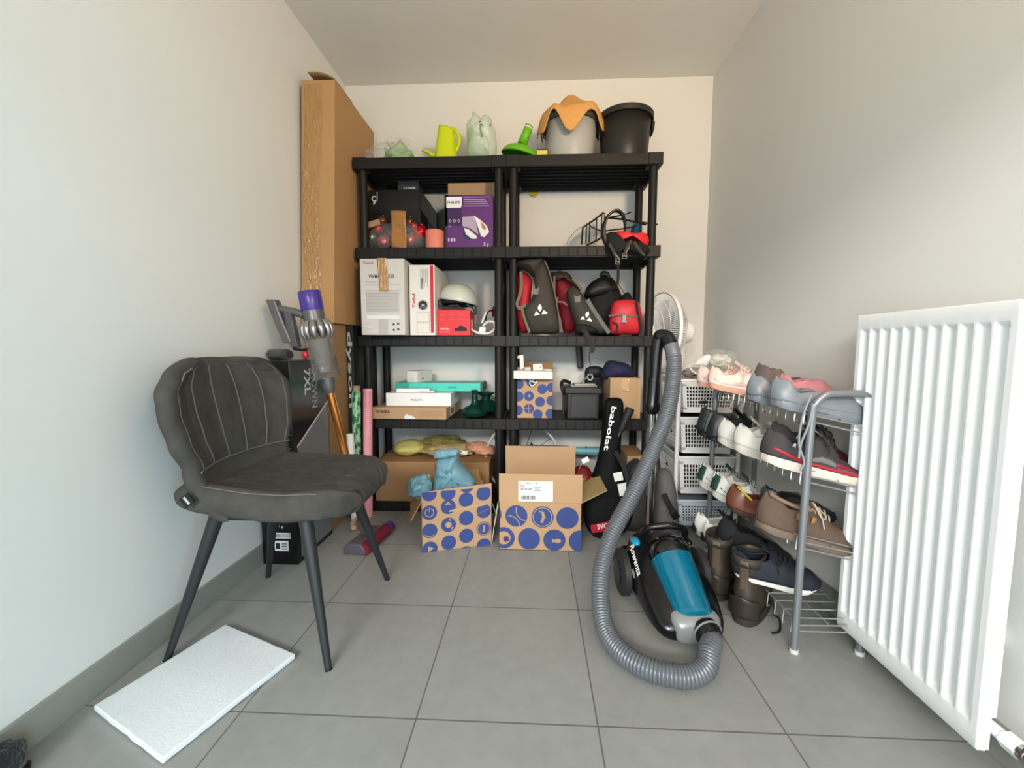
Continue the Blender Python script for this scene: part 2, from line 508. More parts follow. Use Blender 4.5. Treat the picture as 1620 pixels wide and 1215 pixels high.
# ---------------------------------------------------------------- chair
suede = mat('grey_suede', (72, 70, 66), .9, var=.38, vs=16, bump=.12, bs=40, spec=.2)
seamm = mat('stitching', (104, 102, 97), .8)
legm = mat('black_powder_coat', (36, 39, 41), .45)
def chair():
    t = thing('dining_chair', 'dark grey suede dining chair with black splayed legs beside the left wall', 'chair', (-.82, 1.315, 0))
    # back shell: u across (-1..1), v upwards
    def half(v):        # half width of the back over its height
        pts = [(0, .235), (.15, .222), (.3, .232), (.5, .272), (.66, .288), (.8, .283), (.9, .245), (.96, .185), (1, .10)]
        for (a, p), (b, q) in zip(pts, pts[1:]):
            if v <= b:
                k = (v-a)/(b-a); k = k*k*(3-2*k)
                return p+(q-p)*k
        return pts[-1][1]
    def back(u, v, off=0):
        s = 2*u-1; h = half(v)
        sn = math.sin(s*PI/2)*.35+s*.65
        z = .43+.465*v-.012*abs(s)**3*v
        xc = -1.03+.03*math.sin(v*PI*.5)-.115*v+.035
        if v < .25: xc += .10*(1-v/.25)**2
        x = xc+.085*abs(sn)**2.2*(.55+.45*v)+off
        rib = .006*abs(math.cos(s*PI*2.5))**.5*(1 if .3 < v < .97 else 0)*min(1, max(0, (v-.28)/.08))
        return (x+rib, h*sn, z)
    L = lambda p: V((p[0]+.82, p[1], p[2]))
    def grow(fn, thick, nu, nv, nrm):
        "closed padded shell around a grid"
        g = G(); A = [[L(fn(i/nu, j/nv)) for j in range(nv+1)] for i in range(nu+1)]
        def off(i, j, s):
            a = A[min(i+1, nu)][j]-A[max(i-1, 0)][j]; b = A[i][min(j+1, nv)]-A[i][max(j-1, 0)]
            n = a.cross(b).normalized()*nrm
            return A[i][j]+n*s
        e = lambda i, j: min(1, (min(i, nu-i, j, nv-j)/2.6))**.5
        top = [off(i, j, thick*.5*(e(i, j))) for i in range(nu+1) for j in range(nv+1)]
        bot = [off(i, j, -thick*.5*(e(i, j))) for i in range(nu+1) for j in range(nv+1)]
        b = nv+1
        ff = [(i*b+j, (i+1)*b+j, (i+1)*b+j+1, i*b+j+1) for i in range(nu) for j in range(nv)]
        g.add(top, ff); g.add(bot, [f[::-1] for f in ff])
        return g
    def weld(o, d=.0015):
        bm = bmesh.new(); bm.from_mesh(o.data); bmesh.ops.remove_doubles(bm, verts=bm.verts, dist=d)
        bmesh.ops.recalc_face_normals(bm, faces=bm.faces); bm.to_mesh(o.data); bm.free()
    b = put('backrest', grow(back, .05, 44, 40, 1), suede, t, True, smooth=70, sub=1); weld(b)
    # seat: v from back (0) to front (1)
    def seat(u, v):
        s = 2*u-1
        pts = [(0, .21), (.15, .222), (.45, .24), (.7, .245), (.84, .22), (.93, .175), (1, .1)]
        h = pts[-1][1]
        for (a, p), (c, q) in zip(pts, pts[1:]):
            if v <= c:
                k = (v-a)/(c-a); h = p+(q-p)*k; break
        x = -1.035+.512*v
        z = .462-.012*math.sin(v*PI)*(1-s*s)+.022*(1-v)**3*1.2+.012*v-.03*max(0, v-.86)/.14*1
        z += .02*abs(s)**3*(1-v)
        z += .002*noise.noise((x*9, s*2.5, 3.))+.0025*noise.noise((x*26, s*7, 1.))
        return (x, h*(s*.75+.25*math.sin(s*PI/2)), z)
    b = put('seat', grow(seat, .085, 44, 44, 1), suede, t, True, smooth=70, sub=1); weld(b)
    # stitched lines on the back and the seat
    g = G()
    for s in (-.78, -.46, -.15, .15, .46, .78):
        g.tube([L(back((s+1)/2, .3+.64*k/24, .027)) for k in range(25)], .0022, 6)
    g.tube([L(back(.06+.88*k/30, .3-.0*k, .028)) for k in range(31)], .0025, 6)
    put('back_stitching', g, seamm, t, True, label='pale stitched seams')
    g = G()
    for s in (-.46, .15, -.15, .46):
        g.tube([L(seat((s+1)/2, .70+.26*k/16))+V((0, 0, .041-.012*max(0, k-12)/4)) for k in range(17)], .0016, 6)
    ed = [L(seat(.035, .12+.74*k/20))+V((0, 0, .037)) for k in range(21)]+[L(seat(.06+.88*k/20, .93))+V((.004, 0, .033)) for k in range(21)]
    g.tube(catmull(ed[::3], 4), .0015, 6)
    put('seat_stitching', g, seamm, t, True, label='pale stitched seams')
    g = G().bx(-.012, .012, -.002, .002, -.017, .017)
    lb = put('brand_tag', G().bx(-.016, .016, -.003, .001, -.016, .016, 0, M.Translation(L((-.962, -.240, .497))) @ M.Rotation(R(-38), 4, 'Y')), mat('tag_black', (20, 20, 20), .5), t, True)
    put('tag_print', G().bx(-.012, .012, -.0038, -.0028, -.003, .004, 0, M.Translation(L((-.962, -.240, .497))) @ M.Rotation(R(52), 4, 'Y')), mat('label_grey', (180, 180, 178), .6), lb, True)
    tops = [(-.955, -.14), (-.68, -.15), (-.68, .15), (-.955, .14)]
    tips = [(-1.076, -.22), (-.582, -.232), (-.577, .232), (-1.065, .23)]
    for (ax, ay), (bx_, by) in zip(tops, tips):
        g = G().cyl(L((bx_, by, 0)), L((ax, ay, .425)), .0095, .021, 16)
        lg = put('leg', g, legm, t, True)
        d = (L((ax, ay, .425))-L((bx_, by, 0))).normalized()
        put('foot_cap', G().cyl(L((bx_, by, -.0)), L((bx_, by, 0))+d*.006, .0098, .0098, 16), blk, lg, True)
    g = G().bx(L((-.97, 0, 0)).x, L((-.66, 0, 0)).x, -.16, .16, .405, .425)
    put('underframe', g, legm, t, True, bevel=.004)
chair()
# ---------------------------------------------------------------- along the left wall
tall_card = mat('tall_cardboard', (180, 138, 92), .75, var=.06, vs=10)
card = mat('cardboard', (180, 147, 112), .75, var=.07, vs=14)
card_d = mat('cardboard_brown', (158, 122, 84), .75, var=.07, vs=14)
card_in = mat('cardboard_inside', (168, 130, 90), .8, var=.06, vs=14)
white_p = mat('white_print', (228, 228, 226), .6)
black_p = mat('black_print', (24, 24, 26), .6)
tape_m = mat('packing_tape', (172, 126, 72), .07, var=.15, vs=12, bump=1., bs=34, spec=1, coat=.6, stretch=(2, 2, .8))
clear_film = mat('clear_film', (235, 238, 236), .12, trans=.95, ior=1.15, bump=.5, bs=30, alpha=.55)
def shear_box(x0, x1, y0, y1, z0, z1, lean):
    "upright box whose left/front shifts by lean(z) -> (dx,dy)"
    g = G(); rings = []
    for z in (z0, z1):
        dx, dy = lean(z)
        rings.append([(x0+dx, y0+dy, z), (x1+dx, y0+dy, z), (x1+dx, y1+dy, z), (x0+dx, y1+dy, z)])
    return g.loft(rings)
def tall_box():
    t = thing('tall_carton', 'tall brown cardboard carton leaning between the left wall and shelving', 'box', (-1.07, 2.2, 0))
    ln = lambda z: (.018*(z-2.17)/1.1, .045*(z-2.17)/1.0)
    xa, xb, ya, yb = -1.135, -.9685, 2.065, 2.56
    g = shear_box(xa, xb, ya, yb, 1.045, 2.218, ln)
    put('carton', g, tall_card, t, bevel=.003, smooth=30)
    g = shear_box(xa+.026, xb-.017, ya+.006, yb-.05, 0, 1.043, ln)
    put('lower_carton', g, card_d, t, bevel=.003, smooth=30)
    # loosened top flap
    d = ln(2.218)
    q = [V((xa+.03, ya+.01, 2.228)), V((xb+.0, ya+.0, 2.221)), V((xb+.0, ya+.20, 2.22)), V((xa+.02, ya+.2, 2.275))]
    fn = lambda u, v: tuple((q[0]*(1-u)+q[1]*u)*(1-v)+(q[3]*(1-u)+q[2]*u)*v+V((0, 0, .03*(1-u)*(1-v)+.012*math.sin(u*PI))))
    put('top_flap', G().grid(fn, 10, 6), card_d, t, solid=.004)
    rnd = random.Random(4)
    def tp(u, v):
        z = 1.05+1.15*v; dx, dy = ln(z)
        return (xa+dx+.01+.085*u+.008*math.sin(v*9), ya+dy-.0012-.0065*abs(noise.noise((u*6+v*9, v*42, 0)))*min(1, 4*u+.2, 4*(1-u)+.2), z)
    put('tape', G().grid(tp, 30, 260), tape_m, t, label='glossy wrinkled packing tape')
tall_box()

gloss_blk = mat('gloss_black_card', (16, 16, 18), .22, spec=.5)
def pc_box():
    x0, x1, y0, y1, h = -1.149, -.997, 1.64, 1.945, .868
    t = carton('computer_case_carton', 'glossy black computer case carton behind the chair with white lettering', 'box', x0, x1, y0, y1, 0, h, gloss_blk, bevel=.002)
    wd, dp = t['w'], t['d']
    side = frame((wd/2+.0006, -dp/2, 0), (0, 1, 0), (0, 0, 1))
    rot = side @ M.Rotation(-PI/2, 4, 'Z')      # text reads downwards
    put('grey_panel', G().prism([(.03, .02), (dp-.008, .02), (dp-.008, .66), (.03, .50)], .0008, side), mat('grey_print', (118, 120, 124), .35, var=.05, vs=9), t, True, smooth=0)
    put('panel_edge', G().prism([(.03, .50), (dp-.008, .66), (dp-.008, .667), (.03, .507)], .0012, side), white_p, t, True, smooth=0)
    txt('lettering', [('7XL', -.83, .105, .05, .115)], white_p, t, rot, True, label='white lettering')
    txt('lettering', [('CROWN', -.85, .16, .05, .2)], mat('silver_print', (150, 152, 155), .4), t, rot, True, label='silver lettering')
    txt('lettering', [('TYPE', .06, .40, .022, .07), ('ol E', .155, .415, .05, .1)], white_p, t, side, True)
    f = front(t)
    txt('lettering', [('o o', .075, .185, .012), ('* o', .075, .16, .012)], white_p, t, f, True)
    g = G().prism([(.055, .115), (.125, .115), (.125, .14), (.055, .14)], .0006, f).prism([(.055, .06), (.115, .06), (.115, .105), (.055, .105)], .0006, f)
    lb = put('sticker', g, white_p, t, True, smooth=0)
    g = G()
    for k in range(22):
        if k % 3 != 1: g.prism([(.058+.003*k, .12), (.0595+.003*k, .12), (.0595+.003*k, .135), (.058+.003*k, .135)], .0012, f)
    for k in range(3): g.prism([(.085, .068+.011*k), (.108, .068+.011*k), (.108, .072+.011*k), (.085, .072+.011*k)], .0012, f)
    g.prism([(.06, .07), (.078, .07), (.078, .095), (.06, .095)], .0012, f)
    put('sticker_print', g, black_p, lb, True, smooth=0)
    rg = frame((wd/2+.0006, -dp/2, 0), (0, 1, 0), (0, 0, 1))
    g = G()
    for k in range(9): g.prism([(.03, .42+.02*k), (.05+.012*((k*5) % 3), .42+.02*k), (.05+.012*((k*5) % 3), .426+.02*k), (.03, .426+.02*k)], .0009, frame((-wd/2+.07, -dp/2-.0006, -.0), (1, 0, 0), (0, 0, 1)))
    put('small_print', g, mat('dim_print', (120, 120, 122), .6), t, True, smooth=0)
pc_box()

def long_black_box():
    t = carton('black_vacuum_carton', 'narrow matte black carton with vertical white lettering beside the shelving', 'box', -.9965, -.9645, 2.17, 2.5, 0, 1.04, mat('matte_black_card', (28, 28, 30), .5), bevel=.0015)
    f = front(t) @ M.Rotation(-PI/2, 4, 'Z')
    txt('lettering', [('dyson', -1.01, .003, .026, .41)], mat('grey_letters', (176, 176, 178), .5), t, f, True)
long_black_box()

vac_grey = mat('vacuum_grey', (96, 96, 98), .35, metal=.4)
nickel = mat('nickel', (150, 148, 146), .25, metal=.8)
copper = mat('copper_wand', (228, 146, 76), .22, metal=.9)
purple = mat('purple_plastic', (66, 48, 130), .3)
smoke = mat('smoky_clear', (190, 188, 184), .08, trans=.8, ior=1.15, alpha=.5, spec=.9)
red_pl = mat('red_plastic', (190, 30, 44), .4)
def cordless():
    top = V((-.93, 1.69, 1.155)); low = aY(548, 722, 1.735)
    foot = V((-.775, 1.80, .05))
    a = V((-.872, 1.705, .785))         # bottom of the bin
    ax = (a-top).normalized()
    t = thing('cordless_vacuum', 'cordless stick vacuum with copper wand leaning against the black carton', 'vacuum cleaner', (-.775, 1.80, 0))
    def seg(name, s0, s1, prof, m, n=32, lab=None):
        g = G().lathe(prof, n, along(top+ax*s0, top+ax*s1))
        return put(name, g, m, t, label=lab)
    SC = M.Diagonal((.85, .85, 1, 1))
    f = put('filter_cap', G().lathe([(.049, 0), (.052, .004), (.052, .075), (.050, .08)], 32, along(top, a) @ SC), purple, t, label='purple filter cap')
    put('motor_housing', G().lathe([(.050, .08), (.050, .12), (.058, .145), (.058, .15)], 32, along(top, a) @ SC), vac_grey, t)
    g = G()
    T = along(top, a) @ SC
    for k in range(12):
        an = 2*PI*k/12
        c, s = math.cos(an), math.sin(an)
        g.tube([T @ V((.05*c, .05*s, .125)), T @ V((.062*c, .062*s, .145)), T @ V((.068*c, .068*s, .17)), T @ V((.060*c, .060*s, .195))], [.011, .014, .0135, .007], 10)
    put('cyclones', g, nickel, t, label='shiny grey cyclones')
    put('dust_bin', G().lathe([(.062, .19), (.064, .20), (.064, .225), (.062, .23), (.062, .355), (.066, .36), (.066, .368), (.03, .37)], 36, along(top, a) @ SC), smoke, t, label='clear smoky dust bin')
    put('bin_shroud', G().lathe([(.045, .2), (.045, .27), (.038, .30), (.03, .34)], 28, along(top, a) @ SC), mat('dust_grey', (112, 110, 106), .8, var=.5, vs=50), t)
    put('neck', G().lathe([(.034, .365), (.034, .40), (.026, .425), (.024, .43)], 28, along(top, a) @ SC), vac_grey, t)
    p0 = top+ax*.425
    put('wand', G().cyl(p0, foot+V((0, 0, .03)), .0165, .0165, 24), copper, t, label='copper wand')
    # handle and battery, to the left
    L = lambda s, d, y=0: top+ax*s+V((-1, 0, .0))*d+V((0, y, -.0))
    g = G().tube(catmull([L(.10, .04), L(.085, .08), L(.07, .145)], 6), .016, 12)
    put('top_handle', g, vac_grey, t)
    g = G().loft([[(L(s, .145+o[0]+sh, o[1])) for o in ((-.02, -.022), (.016, -.022), (.022, 0), (.016, .022), (-.02, .022), (-.026, 0))] for s, sh in ((.0+.035, .018), (.05, .016), (.12, .004), (.20, -.012), (.215, -.014))])
    put('grip', g, vac_grey, t, bevel=.004)
    g = G().loft([[(L(s, .105+o[0], o[1])) for o in ((-.016, -.016), (.016, -.016), (.016, .016), (-.016, .016))] for s in (.085, .235)])
    put('battery', g, mat('battery_grey', (72, 72, 74), .45), t, bevel=.004)
    g = G().tube([L(.24, .12), L(.245, .08), L(.24, .05)], .006, 8)
    put('lower_bridge', g, blk, t)
    g = G().ball(L(.265, .062, -.02), (.012, .01, .016), 12, 8)
    put('release_button', g, red_pl, t, label='red release button')
    # cleaner head flat on the floor
    T = M.Translation((-.775, 1.85, 0)) @ M.Rotation(R(-8), 4, 'Z')
    hd = put('cleaner_head', G().loft([[(x, y, z) for x, z in ((-.05, .004), (.05, .004), (.055, .03), (.03, .055), (-.03, .055), (-.055, .03))] for y in (-.125, .075)], T=T), mat('head_grey', (84, 78, 90), .5), t, bevel=.006)
    put('roller', G().cyl(T @ V((.045, -.12, .03)), T @ V((.045, .09, .03)), .027, None, 20), mat('roller_red', (112, 26, 44), .8, var=.2, vs=30), hd, label='red soft roller')
    put('roller_cap', G().cyl(T @ V((.045, .09, .03)), T @ V((.045, .125, .03)), .029, None, 20), purple, hd, label='purple roller cap')
    put('joint', G().tube([T @ V((-.0, -.02, .055)), foot+V((0, 0, .04)), foot+V((-.01, -.01, .09))], .019, 12), vac_grey, t)
cordless()

def attachment():
    p = aX(447, 546, -1.07)
    t = thing('vacuum_attachment', 'dark grey cylindrical vacuum nozzle lying on top of the black carton', 'vacuum attachment', (-1.07, 1.70, .8685))
    a, b = V((-1.125, 1.73, .868+.025)), V((-1.02, 1.665, .868+.025))
    g = G().cyl(a, b, .024, .024, 24).cyl(b-(b-a)*.03, b+(b-a)*.15, .019, .019, 20)
    put('nozzle_body', g, mat('nozzle_grey', (66, 66, 68), .3, metal=.3), t)
    put('nozzle_mouth', G().cyl(b+(b-a)*.14, b+(b-a)*.155, .014, .014, 20), black_p, t)
    g = G().ball((a+(b-a)*.45)+V((.01, -.02, .005)), (.011, .011, .011), 12, 8)
    put('nozzle_clip', g, red_pl, t, label='red clip')
attachment()

def roll(name, label, base, top, r, m, end, group=None):
    t = thing(name, label, 'wrapping paper', base, 0, group)
    put('paper_roll', G().cyl(base, top, r, r, 24), m, t)
    put('core', G().cyl(V(top)-V((0, 0, .004)), V(top)+(V(top)-V(base)).normalized()*end, r*.86, r*.86, 20), mat('paper_core', (164, 140, 112), .8), t)
def paper(name, a, b, scale, st):
    m = mat(name, a, .3, var=.05, coat=.3)
    nt = m.node_tree; bs = nt.nodes['Principled BSDF']
    tc = nt.nodes.new('ShaderNodeTexCoord'); mp = nt.nodes.new('ShaderNodeMapping'); mp.inputs['Scale'].default_value = st
    vo = nt.nodes.new('ShaderNodeTexVoronoi' if name.startswith('green') else 'ShaderNodeTexWave')
    vo.inputs['Scale'].default_value = scale
    rp = nt.nodes.new('ShaderNodeValToRGB')
    rp.color_ramp.elements[0].color = (*lin(a), 1); rp.color_ramp.elements[1].color = (*lin(b), 1)
    rp.color_ramp.elements[0].position = .35; rp.color_ramp.elements[1].position = .6
    if not name.startswith('green'): vo.bands_direction = 'Z'
    nt.links.new(tc.outputs['Object'], mp.inputs[0]); nt.links.new(mp.outputs[0], vo.inputs['Vector'])
    nt.links.new(vo.outputs[0], rp.inputs[0]); nt.links.new(rp.outputs[0], bs.inputs['Base Color'])
    return m
roll('wrapping_paper_roll', 'green patterned gift wrap roll standing by the shelving', (-.955, 2.13, 0), (-.945, 2.15, .69), .022, paper('green_wrap', (24, 98, 62), (150, 200, 160), 60, (1, 1, .5)), .03, 'gift wrap rolls by the shelving')
roll('wrapping_paper_roll', 'pink striped gift wrap roll standing in front of the shelving post', (-.905, 2.16, 0), (-.893, 2.175, .702), .0245, paper('pink_wrap', (226, 130, 146), (240, 178, 186), 30, (.15, .15, 1)), .001, 'gift wrap rolls by the shelving')
roll('white_paper_roll', 'thin white paper roll standing left of the green gift wrap', (-.93, 2.055, 0), (-.955, 2.08, .475), .019, mat('white_wrap', (226, 226, 222), .5), .001)
t = thing('clear_film_roll', 'small clear film roll lying on the floor behind the chair', 'film roll', (-.9, 1.99, 0))
put('film', G().cyl((-.895, 1.955, .026), (-.91, 2.04, .026), .026, .026, 24), clear_film, t)
put('core', G().cyl((-.8947, 1.953, .026), (-.91, 2.042, .026), .013, .013, 20), card, t)

foam = mat('foam_white', (226, 232, 234), .9, var=.03, vs=30, bump=.15, bs=160)
def foam_sheet():
    c = [V((-1.108, .922, 0)), V((-.813, .80, 0)), V((-.70, 1.119, 0)), V((-1.003, 1.236, 0))]
    t = G()
    def fn(u, v, z):
        p = (c[0]*(1-u)+c[1]*u)*(1-v)+(c[3]*(1-u)+c[2]*u)*v
        w = .004+.003*noise.noise((u*2, v*3, 1))+.006*(1-v)*(1-v)*0
        e = .0015*noise.noise((u*9, v*9, 5))
        return (p.x+e, p.y+e, .0005+w*.6+z)
    n = 24
    A = [fn(i/n, j/n, .0155) for i in range(n+1) for j in range(n+1)]
    B = [fn(i/n, j/n, 0) for i in range(n+1) for j in range(n+1)]
    b = n+1
    f = [(i*b+j, (i+1)*b+j, (i+1)*b+j+1, i*b+j+1) for i in range(n) for j in range(n)]
    o = len(A)
    ff = f+[tuple(q+o for q in k[::-1]) for k in f]
    ed = [i*b for i in range(n+1)]+[n*b+j for j in range(1, n+1)]+[i*b+n for i in range(n-1, -1, -1)]+[j for j in range(n-1, 0, -1)]
    for i in range(len(ed)):
        a, d = ed[i-1], ed[i]
        ff.append((a, d, d+o, a+o))
    t.add(A+B, ff)
    tag(put('foam_sheet', t, foam, smooth=50, bevel=.003), 'white rectangular foam sheet lying on the floor tiles by the chair legs', 'foam sheet')
foam_sheet()
g = G().blob((-1.112, .70, .045), (.034, .088, .055), .12, 3, 2, floor=0.)
t = thing('black_slipper', 'black fuzzy slipper cut off at the corner below the left wall', 'slipper', (-1.112, .70, 0))
put('upper', g, mat('black_fleece', (14, 14, 18), .95, bump=.6, bs=120, sheen=.3), t)
put('sole', G().blob((-1.112, .70, .008), (.037, .092, .012), .03, 3, 2, floor=0.), black_p, t)
# ---------------------------------------------------------------- left shelving unit, from the top down
Z1, Z2, Z3, Z4, Z5 = [z+.001 for z in ZS]
lime = mat('lime_plastic', (200, 214, 20), .35)
green_pl = mat('green_plastic', (104, 178, 22), .4)
leafg = mat('pale_green_wrap', (150, 178, 128), .6, var=.3, vs=30)
film2 = mat('crinkled_film', (240, 244, 240), .15, bump=.8, bs=45, alpha=.11, spec=1)
film_bag = mat('printed_film', (214, 228, 208), .2, bump=.7, bs=35, alpha=.55, spec=.9)
def bagged_item():
    x0, x1, z0, z1 = fr(575, 203, 662, 250, 2.38)
    t = thing('clear_plastic_bag', 'crumpled clear bag with a green bundle on top of the shelving by the tall carton', 'plastic bag', ((x0+x1)/2, 2.38, Z5))
    c = (x0+x1)/2
    put('green_bundle', G().blob((c+.045, 2.39, Z5+.055), (.075, .07, .075), .35, 2.2, 5, floor=Z5), leafg, t)
    put('bag_film', G().blob((c-.02, 2.38, Z5+.06), (.12, .09, .072), .42, 1.7, 8, 56, 36, floor=Z5, ridged=True).blob((c+.055, 2.36, Z5+.10), (.08, .08, .055), .4, 1.8, 3, 48, 30, floor=Z5, ridged=True), film2, t)
bagged_item()
def watering_can():
    Y = 2.36
    x0, x1, z0, z1 = fr(690, 201, 728, 252, Y)
    c = (x0+x1)/2-.012; h = z1-Z5
    t = thing('watering_can', 'lime yellow plastic watering can on top of the shelving', 'watering can', (c, Y, Z5))
    rings = []
    for k in range(13):
        v = k/12; rx = .062-.022*v**1.3; ry = .055-.015*v
        rings.append([(c-.006*v+.01*v+rx*math.copysign(abs(math.cos(a))**.7, math.cos(a)), Y+ry*math.copysign(abs(math.sin(a))**.7, math.sin(a)), Z5+h*v*(1 if math.cos(a) < 0 else 1)-.012*v**6*(1+math.cos(a))) for a in [2*PI*i/28 for i in range(28)]])
    g = G().loft(rings, caps=False).add(rings[0], [tuple(range(28))])
    put('can_body', g, lime, t, solid=.003)
    q = lambda a, b, y=Y: aY(a, b, y)
    put('spout', G().tube(catmull([q(698, 247), q(685, 246), q(678, 241), q(668, 237)], 6), [.02-.012*min(1, k/14) for k in range(19)], 12), lime, t)
    put('handle', G().tube(catmull([q(710, 204), q(720, 206), q(727, 219), q(724, 234), q(717, 246)], 6), .010, 10), lime, t)
watering_can()
def green_pack():
    Y = 2.36
    x0, x1, z0, z1 = fr(736, 178, 784, 250, Y); c = (x0+x1)/2; h = z1-Z5
    t = thing('wrapped_green_pack', 'tall green pack in clear printed wrap on top of the shelving', 'wrapped pack', (c, Y, Z5))
    put('pack', G().blob((c-.008, Y+.01, Z5+.085), (.058, .05, .10), .1, 2, 5, floor=Z5), leafg, t)
    put('green_side', G().blob((c-.052, Y, Z5+.11), (.02, .035, .1), .12, 2, 6, floor=Z5), green_pl, t)
    put('wrap', G().puff(px([(742, 253), (739, 225), (738, 200), (746, 188), (748, 178), (757, 184), (763, 190), (768, 184), (777, 188), (780, 200), (784, 212), (783, 253)], Y-.01), Y-.01, .13, 6, amp=.018, fq=22, rnd=3, seed=3), film_bag, t)
    g = G(); T = frame(aY(757, 192, Y-.077), (.25, 0, -1), (1, 0, .25))
    txt('print', [('KG', 0, .0, .018), ('potting', .035, -.004, .012), ('21', .03, .05, .012)], mat('dark_green_print', (40, 60, 40), .5), t, T)
green_pack()
def funnel():
    Y = 2.315
    c = aY(822, 247, Y); c.z = Z5+.035
    t = thing('green_funnel', 'bright green plastic funnel lying tilted on top of the shelving', 'funnel', (c.x, Y, Z5))
    tip = aY(841, 211, Y); d = (V((.33, -.25, .9))).normalized()
    T = along(c+V((-.0, .01, -.005)), c+V((-.0, .01, -.005))+V((.22, -.12, 1)))
    put('bowl', G().lathe([(.098, 0), (.101, .004), (.099, .012), (.08, .034), (.045, .05), (.024, .058)], 40, T, caps=False), green_pl, t, solid=.0025)
    a = T @ V((0, 0, .06))
    put('spout', G().lathe([(.025, 0), (.022, .10)], 20, along(a, a+V((.42, -.1, 1))), caps=False), green_pl, t, solid=.002)
    b = a+V((.42, -.1, 1)).normalized()*.085
    put('spout_lip', G().lathe([(.0225, 0), (.0225, .008)], 20, along(b, b+V((.42, -.1, 1))), caps=False), white_p, t, solid=.002, label='white lip of the spout')
funnel()
x0, x1, z0, z1 = fr(849, 238, 866, 252, 2.36)
t = carton('sponge', 'small yellow sponge beside the grey bucket on top of the shelving', 'sponge', x0, x1, 2.34, 2.39, Z5, z1-.006, mat('sponge_yellow', (232, 214, 110), .9, bump=.5, bs=200), bevel=.004, part='foam')
put('scour_pad', G().bx(-t['w']/2, t['w']/2, -t['d']/2, t['d']/2, t['h'], t['h']+.006), mat('scour_green', (70, 84, 40), .95), t, True, bevel=.002)

# second tier from the top
dk = mat('dark_card', (22, 23, 23), .45)
def dark_boxes():
    x0, x1, z0, z1 = fr(584, 300, 665, 390, 2.42)
    t = carton('black_gaming_carton', 'matte black carton with a small white emblem behind the bag of baubles', 'box', x0, x1, 2.42, 2.585, Z4, z1, dk)
    f = front(t)
    u = t['w']/81
    zz = lambda p: (390-p)/90*t['h']
    put('emblem', G().prism(ringpoly(9*u, zz(312), .010, .016, 30, 330), .0008, f).prism([(7*u, zz(318)), (12*u, zz(314)), (12*u, zz(316)), (8*u, zz(321))], .0008, f), white_p, t, True, smooth=0)
    txt('lettering', [('GAMING', -zz(303), 13*u, .006, .05)], white_p, t, f @ M.Rotation(-PI/2, 4, 'Z'), True)
    g = G().bx(-t['w']/2, t['w']/2, -t['d']/2-.002, -t['d']/2, zz(330), zz(328.5)).bx(-t['w']/2+.002, t['w']/2-.002, -t['d']/2-.0015, -t['d']/2, 0.002, zz(330))
    put('lower_sleeve', g, mat('sleeve_black', (14, 14, 15), .4), t, True)
    top = z1
    x0, x1, z0, z1 = fr(629, 286, 662, 300, 2.45)
    t2 = carton('small_dark_carton', 'small slate grey carton with white lettering, topmost above the baubles', 'box', x0, x1, 2.45, 2.56, top+.0005, z1, mat('slate_card', (58, 62, 66), .5))
    txt('lettering', [('C7 W/FB', .035, .012, .012, .07)], white_p, t2, front(t2), True)
dark_boxes()
def open_black_box():
    Y = 2.44
    x0, x1, z0, z1 = fr(690, 336, 706, 390, Y)
    t = thing('open_black_carton', 'open black carton with grey inner flap beside the purple iron box', 'box', ((x0+x1)/2, Y, Z4))
    put('carton', G().bx(x0-.05, x1, Y, Y+.12, Z4, z1), dk, t, bevel=.0015)
    pl = px([(671, 308), (703, 309), (703, 330), (690, 335)], Y-.004)
    put('inner_flap', G().prism([(a, b) for a, b in pl], .003, frame((0, Y-.004, 0), (1, 0, 0), (0, 0, 1))), mat('flap_grey', (150, 148, 142), .7), t, smooth=0, label='grey inner flap')
    pl = px([(664, 305), (671, 308), (691, 337), (691, 366), (665, 330)], Y-.03)
    put('side_flap', G().prism(pl, .003, frame((0, Y-.03, 0), (1, 0, 0), (0, 0, 1))), dk, t, smooth=0)
open_black_box()
bag_tape = mat('brown_tape', (160, 112, 58), .2, var=.2, vs=14, bump=.3, bs=30)
